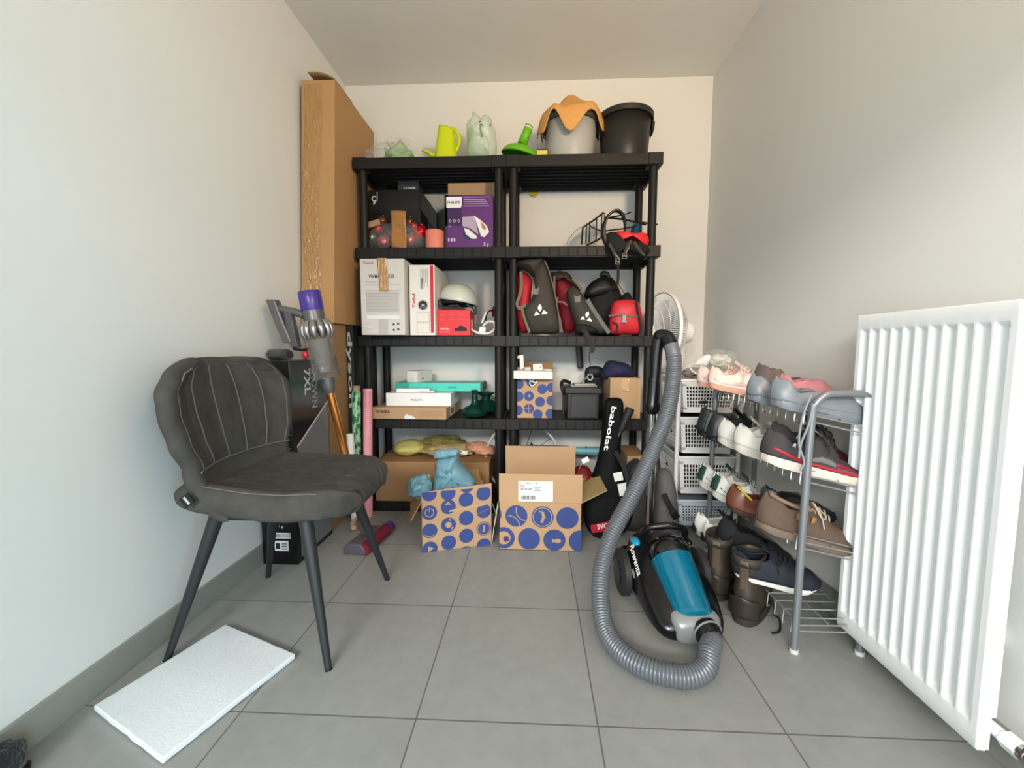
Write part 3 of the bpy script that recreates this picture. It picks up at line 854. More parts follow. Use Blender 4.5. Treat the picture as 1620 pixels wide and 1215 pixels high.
def baubles():
    Y = 2.30
    grp = 'baubles in the taped bag'
    ms = {'red': mat('bauble_red', (200, 20, 34), .12, metal=.6), 'pink': mat('bauble_rose', (190, 84, 98), .08, metal=.7), 'mauve': mat('bauble_mauve', (120, 50, 66), .15, metal=.7), 'clear': mat('bauble_silver', (130, 124, 118), .1, metal=.8), 'brown': mat('bauble_brown', (104, 66, 46), .3, metal=.5)}
    spec = [('pink', 608, 383, 12, 0, 'shiny pink bauble at the bag base left of the brown tape'), ('mauve', 617, 370, 9, .05, 'mauve bauble just left of the brown tape in the bag'), ('red', 598, 362, 8, .02, 'bright red bauble at the upper left of the taped bag'), ('pink', 649, 380, 11, 0, 'shiny pink bauble at the bag base right of the brown tape'), ('red', 665, 368, 13, .02, 'large red bauble at the bag end next to the pink candle'), ('red', 655, 358, 7, .04, 'small red bauble high up behind the brown tape'), ('clear', 588, 376, 11, .02, 'silver bauble at the left end of the taped bag'), ('brown', 605, 350, 9, .06, 'brown bauble on top of the pile in the taped bag'), ('brown', 648, 352, 9, .07, 'brown bauble at the back right of the taped bag'), ('mauve', 632, 384, 8, .03, 'mauve bauble behind the brown tape strip')]
    for c, a, b, r, dy, lab in spec:
        y = Y+.03+dy; p = aY(a, b, y); rr = r/650*y*.92
        p.z = max(p.z, Z4+rr+.001)
        t = thing('bauble', lab, 'bauble', (p.x, y, p.z-rr), 0, grp)
        put('ball', G().ball((0, 0, rr), rr, 24, 16), ms[c], t, True)
        put('cap', G().lathe([(rr*.2, 0), (rr*.2, rr*.18), (rr*.1, rr*.2)], 10, M.Translation((rr*.3, -.3*rr, rr*1.85)) @ M.Rotation(R(20), 4, 'X')), ms['clear'], t, True)
    x0, x1, z0, z1 = fr(577, 335, 673, 391, Y)
    t = thing('bauble_bag', 'clear taped bag of red and pink baubles on the second shelf', 'bag', ((x0+x1)/2, Y+.06, Z4))
    put('film', G().puff([(x0, Z4+.003), (x0, Z4+.1), (x0+.03, Z4+.15), ((x0+x1)/2, Z4+.17), (x1-.03, Z4+.15), (x1, Z4+.1), (x1, Z4+.003)], Y+.075, .20, 6, amp=.02, fq=18, seed=2), film2, t)
    pl = px([(618, 335), (642, 334), (644, 392), (618, 392)], Y-.03)
    a, b = pl[0][0], pl[1][0]
    put('tape_strip', G().grid(lambda u, v: (a+(b-a)*u, Y-.03-.006*math.sin(v*7+u*3), Z4+.004+(pl[0][1]-Z4)*v), 8, 16), bag_tape, t, solid=.001)
    pl = px([(580, 352), (600, 346), (602, 355), (580, 362)], Y-.01)
    put('tape_piece', G().prism(pl, .001, frame((0, Y-.01, 0), (1, 0, 0), (0, 0, 1))), mat('tape_pale', (170, 128, 92), .4), t, smooth=0)
baubles()
p = aY(687.5, 376, 2.29)
t = thing('candle', 'plain pink pillar candle between the baubles and the purple box', 'candle', (p.x, 2.30, Z4))
put('wax', G().lathe([(.047, 0), (.051, .004), (.051, .095), (.047, .101), (.03, .098), (.004, .097)], 36), mat('pink_wax', (224, 132, 112), .5), t, True)
put('wick', G().cyl((0, 0, .097), (.002, 0, .108), .0015, None, 6), black_p, t, True)
def iron_box():
    x0, x1, z0, z1 = fr(704, 308, 780, 391, 2.27)
    t = carton('steam_iron_carton', 'purple steam iron carton with a white iron pictured on it', 'box', x0, x1, 2.27, 2.39, Z4, z1, mat('purple_card', (94, 44, 112), .4, var=.12, vs=5))
    f = front(t); W, H = t['w'], t['h']
    P = lambda a, b: ((a-704)/76*W, (391-b)/83*H)
    put('dark_panel', G().prism([P(704.5, 308.5), P(731, 308.5), P(731, 356), P(704.5, 356)], .0005, f).prism([P(704.5, 308.5), P(708, 308.5), P(708, 391), P(704.5, 391)], .0005, f), mat('deep_purple', (58, 30, 82), .4), t, True, smooth=0)
    lg = put('logo_plate', G().prism([P(706.5, 311), P(731, 311), P(731, 325), P(729, 328), P(706.5, 328)], .0009, f), white_p, t, True, smooth=0, label='white logo plate')
    txt('lettering', [('PHILIPS', P(708, 0)[0], P(0, 321.5)[1], .013, 20/76*W)], mat('navy_print', (20, 40, 110), .5), lg, f, True, ext=.0014)
    txt('lettering', [('Azur Lite', P(708.5, 0)[0], P(0, 334)[1], .011, .045), ('steam', P(708.5, 0)[0], P(0, 342)[1], .008, .035), ('Quick', P(709, 0)[0], P(0, 357)[1], .005)], white_p, t, f, True)
    g = G()
    for k in range(3): g.prism(ringpoly(P(712+7*k, 0)[0], P(0, 348)[1], .005, .0075, 0, 360), .0008, f)
    for k in range(3): g.prism([P(708.5+4.5*k, 375), P(711+4.5*k, 375), P(711+4.5*k, 380), P(708.5+4.5*k, 380)], .0008, f)
    for k in range(5): g.prism([P(734, 311.5+3.4*k), P(775-(k*7) % 9, 311.5+3.4*k), P(775-(k*7) % 9, 312.2+3.4*k), P(734, 312.2+3.4*k)], .0006, f)
    put('icons', g, mat('lilac_print', (206, 186, 214), .5), t, True, smooth=0)
    g = G().prism([P(731.5, 342), P(751, 341), P(754, 356), P(757, 370), P(744, 360), P(731.5, 356)], .0006, f)
    put('steam_picture', g, mat('lilac_grey', (176, 160, 182), .5), t, True, smooth=0)
    g = G().prism([P(750, 340), P(760, 347), P(770, 356), P(774, 366), P(766, 374), P(761, 372)], .0010, f)
    ir = put('iron_picture', g, white_p, t, True, smooth=0)
    put('iron_handle', G().prism([P(760, 349), P(769, 358), P(768, 363), P(763, 361)], .0014, f), mat('skin_print', (176, 120, 96), .6), ir, True, smooth=0)
    g = G().prism([P(734, 359), P(742, 362), P(754, 372), P(754, 376), P(746, 376), P(737, 369)], .001, f)
    so = put('soleplate_picture', g, white_p, t, True, smooth=0)
    put('soleplate_shadow', G().prism([P(733.5, 360), P(737, 369), P(746, 376), P(740, 378), P(732, 370)], .0012, f), mat('navy_print2', (46, 52, 84), .5), so, True, smooth=0)
    txt('lettering', [('3 y', P(765, 0)[0], P(0, 387)[1], .018)], white_p, t, f, True)
iron_box()
x0, x1, z0, z1 = fr(709, 289, 784, 390, 2.41)
t = carton('plain_carton', 'plain brown carton standing behind the purple iron carton', 'box', x0, x1, 2.41, 2.585, Z4, z1, card)
put('lid_seam', G().bx(-t['w']/2+.002, t['w']/2-.002, -t['d']/2-.0008, -t['d']/2, t['h']*.66, t['h']*.665), card_d, t, True)

# third tier: printer carton, white carton, helmet
greyc = mat('grey_print_card', (206, 202, 198), .45, var=.03)
def printer_box():
    x0, x1, z0, z1 = fr(570.5, 409, 640, 529, 2.15)
    t = carton('printer_carton', 'pale grey printer carton sealed with brown tape on the middle shelf', 'box', x0, x1, 2.15, 2.55, Z3, z1, greyc)
    f = front(t); W, H = t['w'], t['h']
    P = lambda a, b: ((a-570.5)/69.5*W, (529-b)/120*H)
    dk2 = mat('charcoal_print', (60, 56, 54), .5)
    txt('lettering', [('Canon', P(576, 0)[0], P(0, 417)[1], .012, 17/69.5*W)], dk2, t, f, True)
    txt('lettering', [('PIXMA', P(585, 0)[0], P(0, 439)[1], .018, 17/69.5*W), ('6250', P(612, 0)[0], P(0, 439)[1], .018, 12/69.5*W)], dk2, t, f, True)
    g = G()
    for b, a1 in ((445, 597), (449.5, 632), (458.5, 632)): g.prism([P(579, b), P(a1, b), P(a1, b+.8), P(579, b+.8)], .0006, f)
    for k in range(6): g.prism([P(579, 463+5*k), P(632-(k*11) % 17, 463+5*k), P(632-(k*11) % 17, 463.6+5*k), P(579, 463.6+5*k)], .0006, f)
    put('print_lines', g, mat('mid_grey_print', (160, 156, 152), .5), t, True, smooth=0)
    put('photo_panel', G().prism([P(579, 461), P(631, 461), P(631, 493), P(579, 493)], .0004, f).prism([P(598, 504), P(613, 504), P(613, 528), P(598, 528)], .0004, f), mat('light_grey_print', (184, 180, 176), .4), t, True, smooth=0)
    put('white_strip', G().prism([P(580, 498), P(631, 498), P(631, 503), P(580, 503)], .0006, f), white_p, t, True, smooth=0)
    txt('lettering', [('wifi', P(580, 0)[0], P(0, 517)[1], .010, .03), ('wifi', P(580, 0)[0], P(0, 525)[1], .010, .03)], white_p, t, f, True)
    g = G()
    for k, (a, b) in enumerate(((622, 512), (629, 511), (622, 521), (629, 520))): g.prism(disc(*P(a, b), .006), .0007, f)
    put('icons', g, dk2, t, True, smooth=0)
    a, b = P(598, 409)[0], P(613, 409)[0]
    def tp(u, v):
        if v < .3: return (-W/2+a+(b-a)*u, -t['d']/2+.12*(1-v/.3)-.001, H+.002+.001*math.sin(v*40))
        q = (v-.3)/.7
        return (-W/2+a+(b-a)*u+.012*q, -t['d']/2-.003-.002*abs(math.sin(q*5+u*9)), H+.002-(H*.43)*q)
    put('tape', G().grid(tp, 12, 40), tape_m, t, True, solid=.0006, label='shiny brown packing tape')
printer_box()
def cookware_box():
    x0, x1, z0, z1 = fr(648, 419, 688, 530, 2.2)
    t = carton('cookware_carton', 'tall white carton with a red stripe beside the printer carton', 'box', x0, x1, 2.2, 2.56, Z3, z1, mat('white_card', (224, 220, 214), .45))
    f = front(t); W, H = t['w'], t['h']
    P = lambda a, b: ((a-648)/40*W, (530-b)/111*H)
    red = mat('red_print', (196, 26, 48), .45)
    put('stripe', G().prism([P(681, 420), P(686, 420), P(686, 526), P(681, 526)], .0006, f), red, t, True, smooth=0)
    T = f @ M.Translation((P(657, 0)[0], P(0, 487)[1], 0)) @ M.Rotation(PI/2, 4, 'Z')
    txt('lettering', [('Tefal', 0, 0, .017, 23/111*H)], red, t, T, True)
    g = G().prism(disc(*P(669, 482), 7/111*H), .0007, f)
    bd = put('badge', g, black_p, t, True, smooth=0)
    put('badge_ring', G().prism(ringpoly(*P(669, 482), 7.8/111*H, 8.5/111*H), .0007, f).prism(ringpoly(*P(669, 482), .6*7/111*H, .7*7/111*H, 200, 340), .0012, f), mat('ring_grey', (150, 148, 146), .5), bd, True, smooth=0)
    txt('lettering', [('30', P(666.5, 0)[0], P(0, 484)[1], .013, .018)], white_p, bd, f, True, ext=.0012)
    g = G()
    for a0, a1, b0, b1 in ((659, 679, 494, 508), (659, 679, 510, 525)):
        for e in ((a0, a1, b0, b0+.6), (a0, a1, b1, b1+.6), (a0, a0+.5, b0, b1), (a1-.5, a1, b0, b1)): g.prism([P(e[0], e[3]), P(e[1], e[3]), P(e[1], e[2]), P(e[0], e[2])], .0006, f)
    for k in range(5): g.prism([P(666+2.6*k, 425), P(667+2.6*k, 425), P(667+2.6*k, 455-(k*7) % 13), P(666+2.6*k, 455-(k*7) % 13)], .0006, f)
    g.prism([P(666, 440), P(670, 440), P(670, 457), P(666, 457)], .0006, f)
    put('print_lines', g, mat('mid_grey_print', (160, 156, 152), .5), t, True, smooth=0)
cookware_box()
def shoebox():
    x0, x1, z0, z1 = fr(692.5, 490, 743.5, 530, 2.245)
    t = carton('red_carton', 'small bright red carton with a dark shoe pictured under the bike helmet', 'box', x0, x1, 2.245, 2.42, Z3, z1, mat('red_card', (218, 30, 40), .45))
    f = front(t); W, H = t['w'], t['h']
    P = lambda a, b: ((a-692.5)/51*W, (530-b)/40*H)
    put('shoe_picture', G().prism([P(719, 523), P(719, 519), P(724, 518), P(728, 514), (P(731, 515)), P(738, 518), P(739, 522), P(737, 523)], .0007, f), black_p, t, True, smooth=0)
    txt('lettering', [('WIRE BIN', P(696, 0)[0], P(0, 521)[1], .011, .052), ('shoe stand', P(696, 0)[0], P(0, 525)[1], .006, .052)], mat('pink_print', (240, 190, 190), .5), t, f, True)
    g = G()
    for c in range(3):
        for k in range(4): g.prism([P(696+15*c, 493+4*k), P(706+15*c-(k*5+c) % 4, 493+4*k), P(706+15*c-(k*5+c) % 4, 493.8+4*k), P(696+15*c, 493.8+4*k)], .0006, f)
    put('print_lines', g, mat('rose_print', (232, 96, 100), .5), t, True, smooth=0)
    return z1
rz1 = shoebox()
def helmet():
    Y = 2.37
    p = aY(726, 478, Y)
    z = p.z
    t = thing('bike_helmet', 'off-white bicycle helmet resting on the red carton', 'helmet', (p.x, Y, rz1))
    c = V((p.x, Y, z-.005)); rings = []
    for k in range(15):
        v = k/14; a = v*PI/2
        rings.append([(c.x+.108*math.cos(a)**.85*math.cos(b)-.0+.012*v, c.y+.125*math.cos(a)**.85*math.sin(b), c.z+.105*math.sin(a)-.018*math.cos(b)*math.cos(a)) for b in [2*PI*i/40 for i in range(40)]])
    put('shell', G().loft(rings[:-1]+[[tuple(V(q)*1) for q in rings[-1]]], caps=False).add(rings[-1], [tuple(range(40))]), mat('helmet_white', (204, 208, 198), .18, coat=.6), t, solid=.006)
    g = G().lathe([(.098, -.012), (.1, .0), (.09, .02)], 36, M.Translation(c) @ M.Diagonal((1, 1.14, 1, 1)), caps=False)
    put('inner_pad', g, black_p, t, solid=.01)
    g = G()
    q = lambda a, b, y=Y-.10: aY(a, b, y)
    for pts in ([(696, 474), (700, 486), (704, 489), (712, 484), (722, 484)], [(722, 482), (730, 488), (741, 492), (752, 497), (753, 484)], [(738, 482), (748, 488), (753, 498)], [(694, 474), (693, 482), (697, 488)]):
        straps(g, [q(*e) for e in pts], .006)
    put('strap', g, black_p, t)
helmet()
def power_cord():
    Y = 2.29
    t = thing('power_adapter', 'white power adapter with coiled white cable at the end of the middle shelf', 'power adapter', (aY(763, 528, Y).x, Y, Z3))
    q = lambda a, b, y=Y: V((aY(a, b, y).x, y, max(aY(a, b, y).z, Z3+.006)))
    c = q(762, 518)
    T = M.Translation((c.x, Y-.01, Z3+.003)) @ M.Rotation(R(14), 4, 'Z') @ M.Rotation(R(8), 4, 'Y')
    put('adapter_block', G().bx(-.018, .018, -.014, .014, 0, .046, 0, T), white_p, t, bevel=.003)
    g = G().tube(catmull([q(764, 516), q(772, 509), (q(781, 510)), q(783, 519), q(776, 526, Y-.02), q(764, 528, Y-.03), q(752, 525, Y-.03), q(746, 521)], 8), .0065, 8)
    put('cable', g, mat('cable_white', (222, 222, 218), .4), t)
    put('dark_cable', G().tube(catmull([q(768, 506), q(772, 494, Y+.05), q(781, 491, Y+.08), q(785, 500, Y+.1), q(783, 512, Y+.1)], 8), .0045, 8), black_p, t, label='thin black cable')
    g = G()
    for k in range(6):
        e = q(763+k*1.2, 508-k*2.6, Y)
        g.lathe([(.0075, -.002), (.0075, .002)], 10, M.Translation(e) @ M.Rotation(R(30), 4, 'Y'))
    put('strain_relief', g.cyl(q(762, 511), q(769, 494), .005), mat('cable_white', (222, 222, 218), .4), t)
    g = G().bx(*[aY(743, 520, Y).x, aY(749, 520, Y).x, Y-.02, Y+.01, Z3, Z3+.09])
    put('clear_pouch', g, film2, t, bevel=.004)
power_cord()

# fourth tier: flat boxes and green glass
def laptop_boxes():
    x0, x1, z0, z1 = fr(588, 645, 708, 664, 2.2)
    t = carton('flat_brown_carton', 'flat brown laptop carton lying under the white laptop box', 'box', x0, x1, 2.2, 2.52, Z2, z1, card, rz=R(-2))
    f = front(t)
    txt('lettering', [('TOSHIBA', .022, .032, .018, .085)], black_p, t, f, True)
    g = G()
    for k in range(2): g.prism([(.022, .020-.006*k), (.10-.02*k, .020-.006*k), (.10-.02*k, .0225-.006*k), (.022, .0225-.006*k)], .0006, f)
    for k in range(7): g.prism([(.27, .018+.005*k), (t['w']-.02, .018+.005*k), (t['w']-.02, .0186+.005*k), (.27, .0186+.005*k)], .0006, f)
    put('print_lines', g, card_d, t, True, smooth=0)
    g = G().prism([(.185, .012), (.2, .03), (.215, .02), (.225, .022), (.25, .006), (.24, .002), (.19, .002)], .001, f)
    put('torn_label', g, white_p, t, True, smooth=0, label='white torn tape')
    s = frame((t['w']/2+.0006, -t['d']/2, 0), (0, 1, 0), (0, 0, 1))
    lb = put('side_label', G().prism([(.09, .01), (.2, .01), (.2, t['h']-.006), (.09, t['h']-.006)], .0006, s), white_p, t, True, smooth=0, label='white barcode label')
    g = G()
    for k in range(9): g.prism([(.1+.009*k, .016), (.104+.009*k, .016), (.104+.009*k, t['h']-.014), (.1+.009*k, t['h']-.014)], .0012, s)
    put('barcode', g, black_p, lb, True, smooth=0)
    top = z1
    x0, x1, z0, z1 = fr(610.5, 622, 713, 645, 2.26)
    t = carton('white_laptop_box', 'flat white laptop box lying on the brown carton', 'box', x0, x1, 2.26, 2.54, top+.0008, z1, mat('white_gloss_card', (236, 236, 236), .3))
    txt('lettering', [('MacBook Pro', t['w']*.4, t['h']*.42, .011, .062)], mat('grey_print', (118, 120, 124), .35), t, front(t), True)
    s = frame((t['w']/2+.0006, -t['d']/2, 0), (0, 1, 0), (0, 0, 1))
    put('side_mark', G().prism(disc(.14, .04, .008), .0006, s), mat('grey_print', (118, 120, 124), .35), t, True, smooth=0)
    top = z1
    x0, x1, z0, z1 = fr(627, 615, 679, 621, 2.285)
    t = carton('thin_white_sleeve', 'thin white sleeve lying on the white laptop box before the teal box', 'box', x0, x1, 2.285, 2.325, top+.0006, z1, mat('white_gloss_card', (236, 236, 236), .3))
    put('end_tab', G().bx(t['w']/2-.06, t['w']/2+.03, -t['d']/2-.001, t['d']/2, 0.001, t['h']*.55), greyc, t, True, bevel=.001)
    x0, x1, z0, z1 = fr(625.5, 606, 760, 621, 2.35)
    t = carton('teal_box', 'long flat teal box lying across the white laptop box', 'box', x0, x1, 2.35, 2.54, top+.0006, z1, mat('teal_card', (70, 202, 184), .4))
    txt('lettering', [('GREENPAN', t['w']*.62, t['h']*.4, .010, .05)], mat('teal_print', (18, 100, 92), .5), t, front(t), True)
    put('end_cap', G().bx(t['w']/2, t['w']/2+.016, -t['d']/2, t['d']/2, 0, t['h']), mat('dark_teal', (50, 76, 74), .5), t, True, bevel=.001)
    put('sleeve', G().bx(-t['w']/2-.001, -t['w']/2+.08, -t['d']/2-.001, t['d']/2, 0, t['h']+.001), mat('teal_deep', (46, 160, 142), .4), t, True, bevel=.001)
    top = z1
    x0, x1, z0, z1 = fr(648, 587, 676, 608, 2.37)
    t = carton('small_white_box', 'small white label-covered box sitting on the teal box', 'box', x0, x1-.028, 2.375, 2.52, top+.0006, z1, mat('white_card', (224, 220, 214), .45), rz=R(-22))
    f = front(t)
    put('label', G().prism([(.004, .004), (t['w']-.004, .004), (t['w']-.004, t['h']-.004), (.004, t['h']-.004)], .0005, f), white_p, t, True, smooth=0)
    g = G()
    for k in range(4):
        for j in range(2): g.prism([(.010+.026*j, .014+.012*k), (.028+.026*j-(k % 2)*.006, .014+.012*k), (.028+.026*j-(k % 2)*.006, .017+.012*k), (.010+.026*j, .017+.012*k)], .001, f)
    put('print_lines', g, mat('mid_grey_print', (160, 156, 152), .5), t, True, smooth=0)
    s = frame((t['w']/2+.0006, -t['d']/2, 0), (0, 1, 0), (0, 0, 1))
    put('side_marks', G().prism(disc(.035, .05, .004), .0006, s).prism(disc(.05, .02, .006), .0006, s), black_p, t, True, smooth=0)
laptop_boxes()
gglass = mat('green_glass', (46, 128, 112), .05, trans=.88, ior=1.3, spec=.8)
def vase(name, label, a, Y, prof, rim):
    c = aY(a, 660, Y)
    t = thing(name, label, 'vase', (c.x, Y, Z2), 0, 'green glass vases')
    put('vase_body', G().lathe(prof, 36, caps=False).add([(prof[0][0]*math.cos(2*PI*i/36), prof[0][0]*math.sin(2*PI*i/36), 0) for i in range(36)], [tuple(range(36))]), gglass, t, True, solid=.0025)
    put('rim', G().tube([(rim[0]*math.cos(2*PI*i/32), rim[0]*math.sin(2*PI*i/32), rim[1]) for i in range(32)], .003, 8, True), gglass, t, True)
vase('glass_vase', 'dark green glass vase with a straight narrow neck in front', 751, 2.30, [(.045, 0), (.066, .012), (.072, .03), (.06, .052), (.03, .065), (.019, .078), (.0165, .11), (.0175, .15)], (.0175, .15))
vase('glass_vase', 'green glass vase with a flared rim behind the narrow-necked vase', 769, 2.44, [(.05, 0), (.07, .02), (.072, .05), (.05, .075), (.026, .085), (.024, .1), (.05, .122)], (.05, .122))

# bottom tier
def big_carton():
    x0, x1, z0, z1 = fr(587, 731, 774, 797, 2.245)
    t = carton('big_carton', 'large plain brown carton on the bottom shelf behind the printed boxes', 'box', max(x0, -.895), x1, 2.245, 2.575, Z1, z1, card_d, bevel=.004)
    W, D, H = t['w'], t['d'], t['h']
    put('lid_seam', G().bx(-W/2, W/2, -.002, .002, H, H+.0008), card, t, True)
    f = front(t)
    put('front_print', G().prism([(W*.4, H*.55), (W*.66, H*.55), (W*.66, H*.565), (W*.4, H*.565)], .0006, f).prism([(W*.52, H*.56), (W*.535, H*.56), (W*.535, H*.98), (W*.52, H*.98)], .0005, f).prism(disc(W*.43, H*.3, .012), .0006, f), mat('card_mark', (134, 96, 66), .8), t, True, smooth=0)
    return z1
bc = big_carton()
p = aY(650, 692, 2.40)
t = thing('yellow_cushion', 'pale yellow cushion squeezed on top of the large carton', 'cushion', (p.x, 2.42, bc))
put('cushion', G().blob((p.x-.01, 2.41, bc+.044), (.095, .11, .042), .1, 1.6, 3, floor=bc+.001), mat('pale_yellow_cloth', (206, 196, 118), .9, bump=.3, bs=60), t)
p = aY(708, 692, 2.42)
t = thing('beige_blanket', 'folded beige patterned blanket on top of the large carton', 'blanket', (p.x, 2.42, bc))
put('blanket', G().blob((p.x, 2.41, bc+.04), (.155, .13, .04), .22, 2.2, 9, 48, 24, floor=bc+.001), mat('beige_cloth', (178, 160, 112), .9, var=.25, vs=12), t)
put('blanket_fold', G().blob((p.x-.04, 2.44, bc+.075), (.12, .10, .03), .3, 2.4, 4, 48, 24, floor=bc+.03), mat('olive_cloth', (140, 130, 78), .9, var=.3, vs=14), t, label='olive fold')
p = aY(762, 690, 2.40)
t = thing('pink_cloth', 'salmon pink rolled cloth at the right end on the large carton', 'cloth', (p.x, 2.42, bc))
T = M.Translation((p.x, 2.40, bc+.045)) @ M.Rotation(R(12), 4, 'Y')
put('cloth_roll', G().blob((0, 0, 0), (.085, .07, .036), .15, 2, 7, T=T), mat('salmon_cloth', (208, 150, 124), .9, var=.08), t)
put('cloth_label', G().bx(-.115, -.07, -.085, -.083, -.036, -.014, 0, T), white_p, t, label='white cloth label')
# ---------------------------------------------------------------- right shelving unit
grey_bk = mat('grey_bucket', (176, 176, 172), .4)
blk_bk = mat('black_bucket', (38, 37, 34), .42)
def bucket(name, label, cx, Y, ptop, r0, r1, m, rim):
    c = aY(cx, 248, Y); ht = aY(cx, ptop, Y-r1).z-Z5
    t = thing(name, label, 'bucket', (c.x, Y, Z5), 0, 'buckets on top of the shelving')
    put('bucket_body', G().lathe([(.01, .006), (r0-.006, .004), (r0, 0), (r0+.002, .004), (r1, ht)], 48, caps=False).add([(.012*math.cos(2*PI*i/48), .012*math.sin(2*PI*i/48), .006) for i in range(48)], [tuple(range(48))]), m, t, True, solid=.003, soff=-1)
    put('rim', G().lathe([(r1-.001, ht-.03), (r1+.009, ht-.03), (r1+.011, ht-.004), (r1+.006, ht), (r1-.003, ht)], 48, caps=False), rim, t, True, solid=.002)
    for s in (-1, 1):
        g = G().prism([(s*(r1+.001), ht-.085), (s*(r1+.004), ht-.10), (s*(r1+.014), ht-.07), (s*(r1+.016), ht-.03), (s*(r1), ht-.03)], .05, M.Translation((0, .025, 0)) @ M.Rotation(PI/2, 4, 'X'))
        put('handle_ear', g, rim, t, True, bevel=.003)
    put('handle', G().tube([((r1+.014)*math.cos(a), (r1+.014)*math.sin(a), ht-.028-.02*math.sin(a)) for a in [PI*i/24 for i in range(25)]], .004, 8), rim, t, True)
    return c, ht
gc, gh = bucket('grey_bucket', 'light grey plastic bucket with an orange cloth over its rim', 902, 2.40, 170, .118, .150, grey_bk, mat('dark_rim', (70, 66, 60), .5))
bucket('black_bucket', 'black plastic bucket next to the grey one on top of the shelving', 987, 2.40, 163, .120, .143, blk_bk, blk_bk)
orange = mat('orange_cloth', (216, 160, 92), .95, var=.06, vs=60, bump=.4, bs=220)
def cloth():
    # draped over the bucket rim: a square of cloth seen from above, falling outside the rim
    r1 = .163; c = V((gc.x, 2.40, Z5+gh))
    def fn(u, v):
        a = 2*PI*u
        reach = [.245, .21, .19, .19, .19, .20, .24, .275, .205, .30, .205, .235]
        k = u*12; i = int(k) % 12; f = k-int(k); f = f*f*(3-2*f)
        L = reach[i]*(1-f)+reach[(i+1) % 12]*f
        s = v*L
        rr = r1+.004
        hump = .135*math.exp(-((s*math.cos(a)+.0)**2+(s*math.sin(a)-.01)**2)/.009)+.03*math.exp(-((s*math.cos(a)-.08)**2+(s*math.sin(a)+.08)**2)/.003)
        if s <= rr: p = V((s*math.cos(a), s*math.sin(a), .012+hump))
        else:
            dn = s-rr
            p = V(((rr+.016*math.sin(min(dn, .05)/.05*PI/2))*math.cos(a), (rr+.016*math.sin(min(dn, .05)/.05*PI/2))*math.sin(a), .012+hump-dn))
        w = noise.noise((math.cos(a)*2.2*v, math.sin(a)*2.2*v, 4))*.03*min(1, v*2)
        return (c.x+p.x*(1+w*1.4), c.y+p.y*(1+w*1.4), c.z+p.z+w*.5+.018*math.sin(a*5+1)*v*v+.010*math.sin(a*9+2)*v*v)
    o = put('orange_cloth', G().grid(fn, 120, 24, wu=True), orange, solid=.004, smooth=60)
    tag(o, 'orange floor cloth draped over the grey bucket on top of the shelving', 'cloth')
cloth()
p = aY(945, 243, 2.33)
tag(put('brown_rag', G().blob((p.x, 2.33, Z5+.012), (.045, .04, .02), .4, 2.4, 4, floor=Z5), mat('brown_rag_cloth', (150, 104, 70), .95, bump=.4, bs=90)), 'small brown rag lying between the grey and black buckets', 'rag')
tag(put('yellow_cloth', G().prism([(a, b-.0) for a, b in px([(836, 240), (852, 240), (851, 307), (847, 312), (838, 308)], 2.606)], .004, frame((0, 2.606, 0), (1, 0, 0), (0, 0, 1))), mat('yellow_green_cloth', (196, 186, 40), .9)), 'yellow cloth corner hanging behind the shelving with the buckets', 'cloth')

# second tier: bicycle rack and red bag
wire_b = mat('black_wire', (26, 24, 24), .4)
def bike_rack():
    Y = 2.40
    t = thing('bike_rack', 'black wire bicycle rack standing tilted on the second shelf', 'bicycle rack', (aY(945, 388, Y).x, Y, Z4))
    q = lambda a, b, y=Y: V((aY(a, b, y).x, y, max(aY(a, b, y).z, Z4+.004)))
    g = G()
    for y in (Y-.05, Y+.05):
        g.tube([q(920, 386, y), q(922, 360, y), q(940, 348, y), q(955, 336, y), q(957, 345, y), q(957, 372, y), q(945, 380, y), q(928, 388, y)], .0055, 8)
        for a in (927, 932, 943, 951): g.tube([q(a, 385-(a-927)*.35, y), q(a+1, 357-(a-922)*.62, y)], .0038, 6)
    for a, b in ((922, 360), (957, 338), (957, 372), (921, 386), (940, 348)): g.tube([q(a, b, Y-.05), q(a, b, Y+.05)], .0045, 8)
    g.tube([q(933, 358, Y-.05), q(952, 366, Y-.05), q(985, 362, Y-.02), q(1010, 357, Y)], .004, 8)
    put('wire_frame', g, wire_b, t)
    g = G().tube([q(957, 344), q(985, 347, Y-.0), q(1010, 352, Y+.04), q(1040, 355, Y+.06)], .0055, 8)
    g.cyl(q(1016, 353, Y+.05), q(1022, 354, Y+.05), .010)
    put('stay_rod', g, wire_b, t)
    g = G().bx(q(917, 386).x, q(965, 386).x, Y-.06, Y+.06, Z4, Z4+.014)
    put('foot_plate', g, wire_b, t, bevel=.004)
bike_rack()
def coil_lock():
    Y = 2.33
    c = aY(972, 362, Y)
    t = thing('cable_lock', 'black coiled bicycle cable lock leaning on the bicycle rack', 'bicycle lock', (c.x, Y, Z4))
    rr = c.z-Z4-.012
    g = G()
    pts = []
    for k in range(70):
        a = 2*PI*k/22
        pts.append((c.x+.010*math.sin(k*.3)+.055*math.cos(a), Y-.012+.0006*k, c.z+rr*.98*math.sin(a)-.0))
    g.tube(pts, .0065, 8)
    put('cable', g, wire_b, t)
    q = lambda a, b, y: aY(a, b, y)
    put('thin_rod', G().tube(catmull([q(963, 344, Y+.03), q(985, 340, Y+.05), q(1000, 335, Y+.06)], 5), [.004]*5+[.0035]*5+[.001], 6), wire_b, t)
    put('brake_wire', G().tube(catmull([q(920, 359, Y+.06), q(910, 366, Y+.06), q(900, 378, Y+.05), q(897, 386, Y+.05)], 6), .0018, 6), mat('dim_wire', (110, 100, 90), .5), t)
coil_lock()
red_f = mat('red_fabric', (186, 34, 44), .6, var=.1, bump=.2, bs=40)
grey_f = mat('charcoal_fabric', (54, 49, 43), .65, var=.08, bump=.2, bs=40)
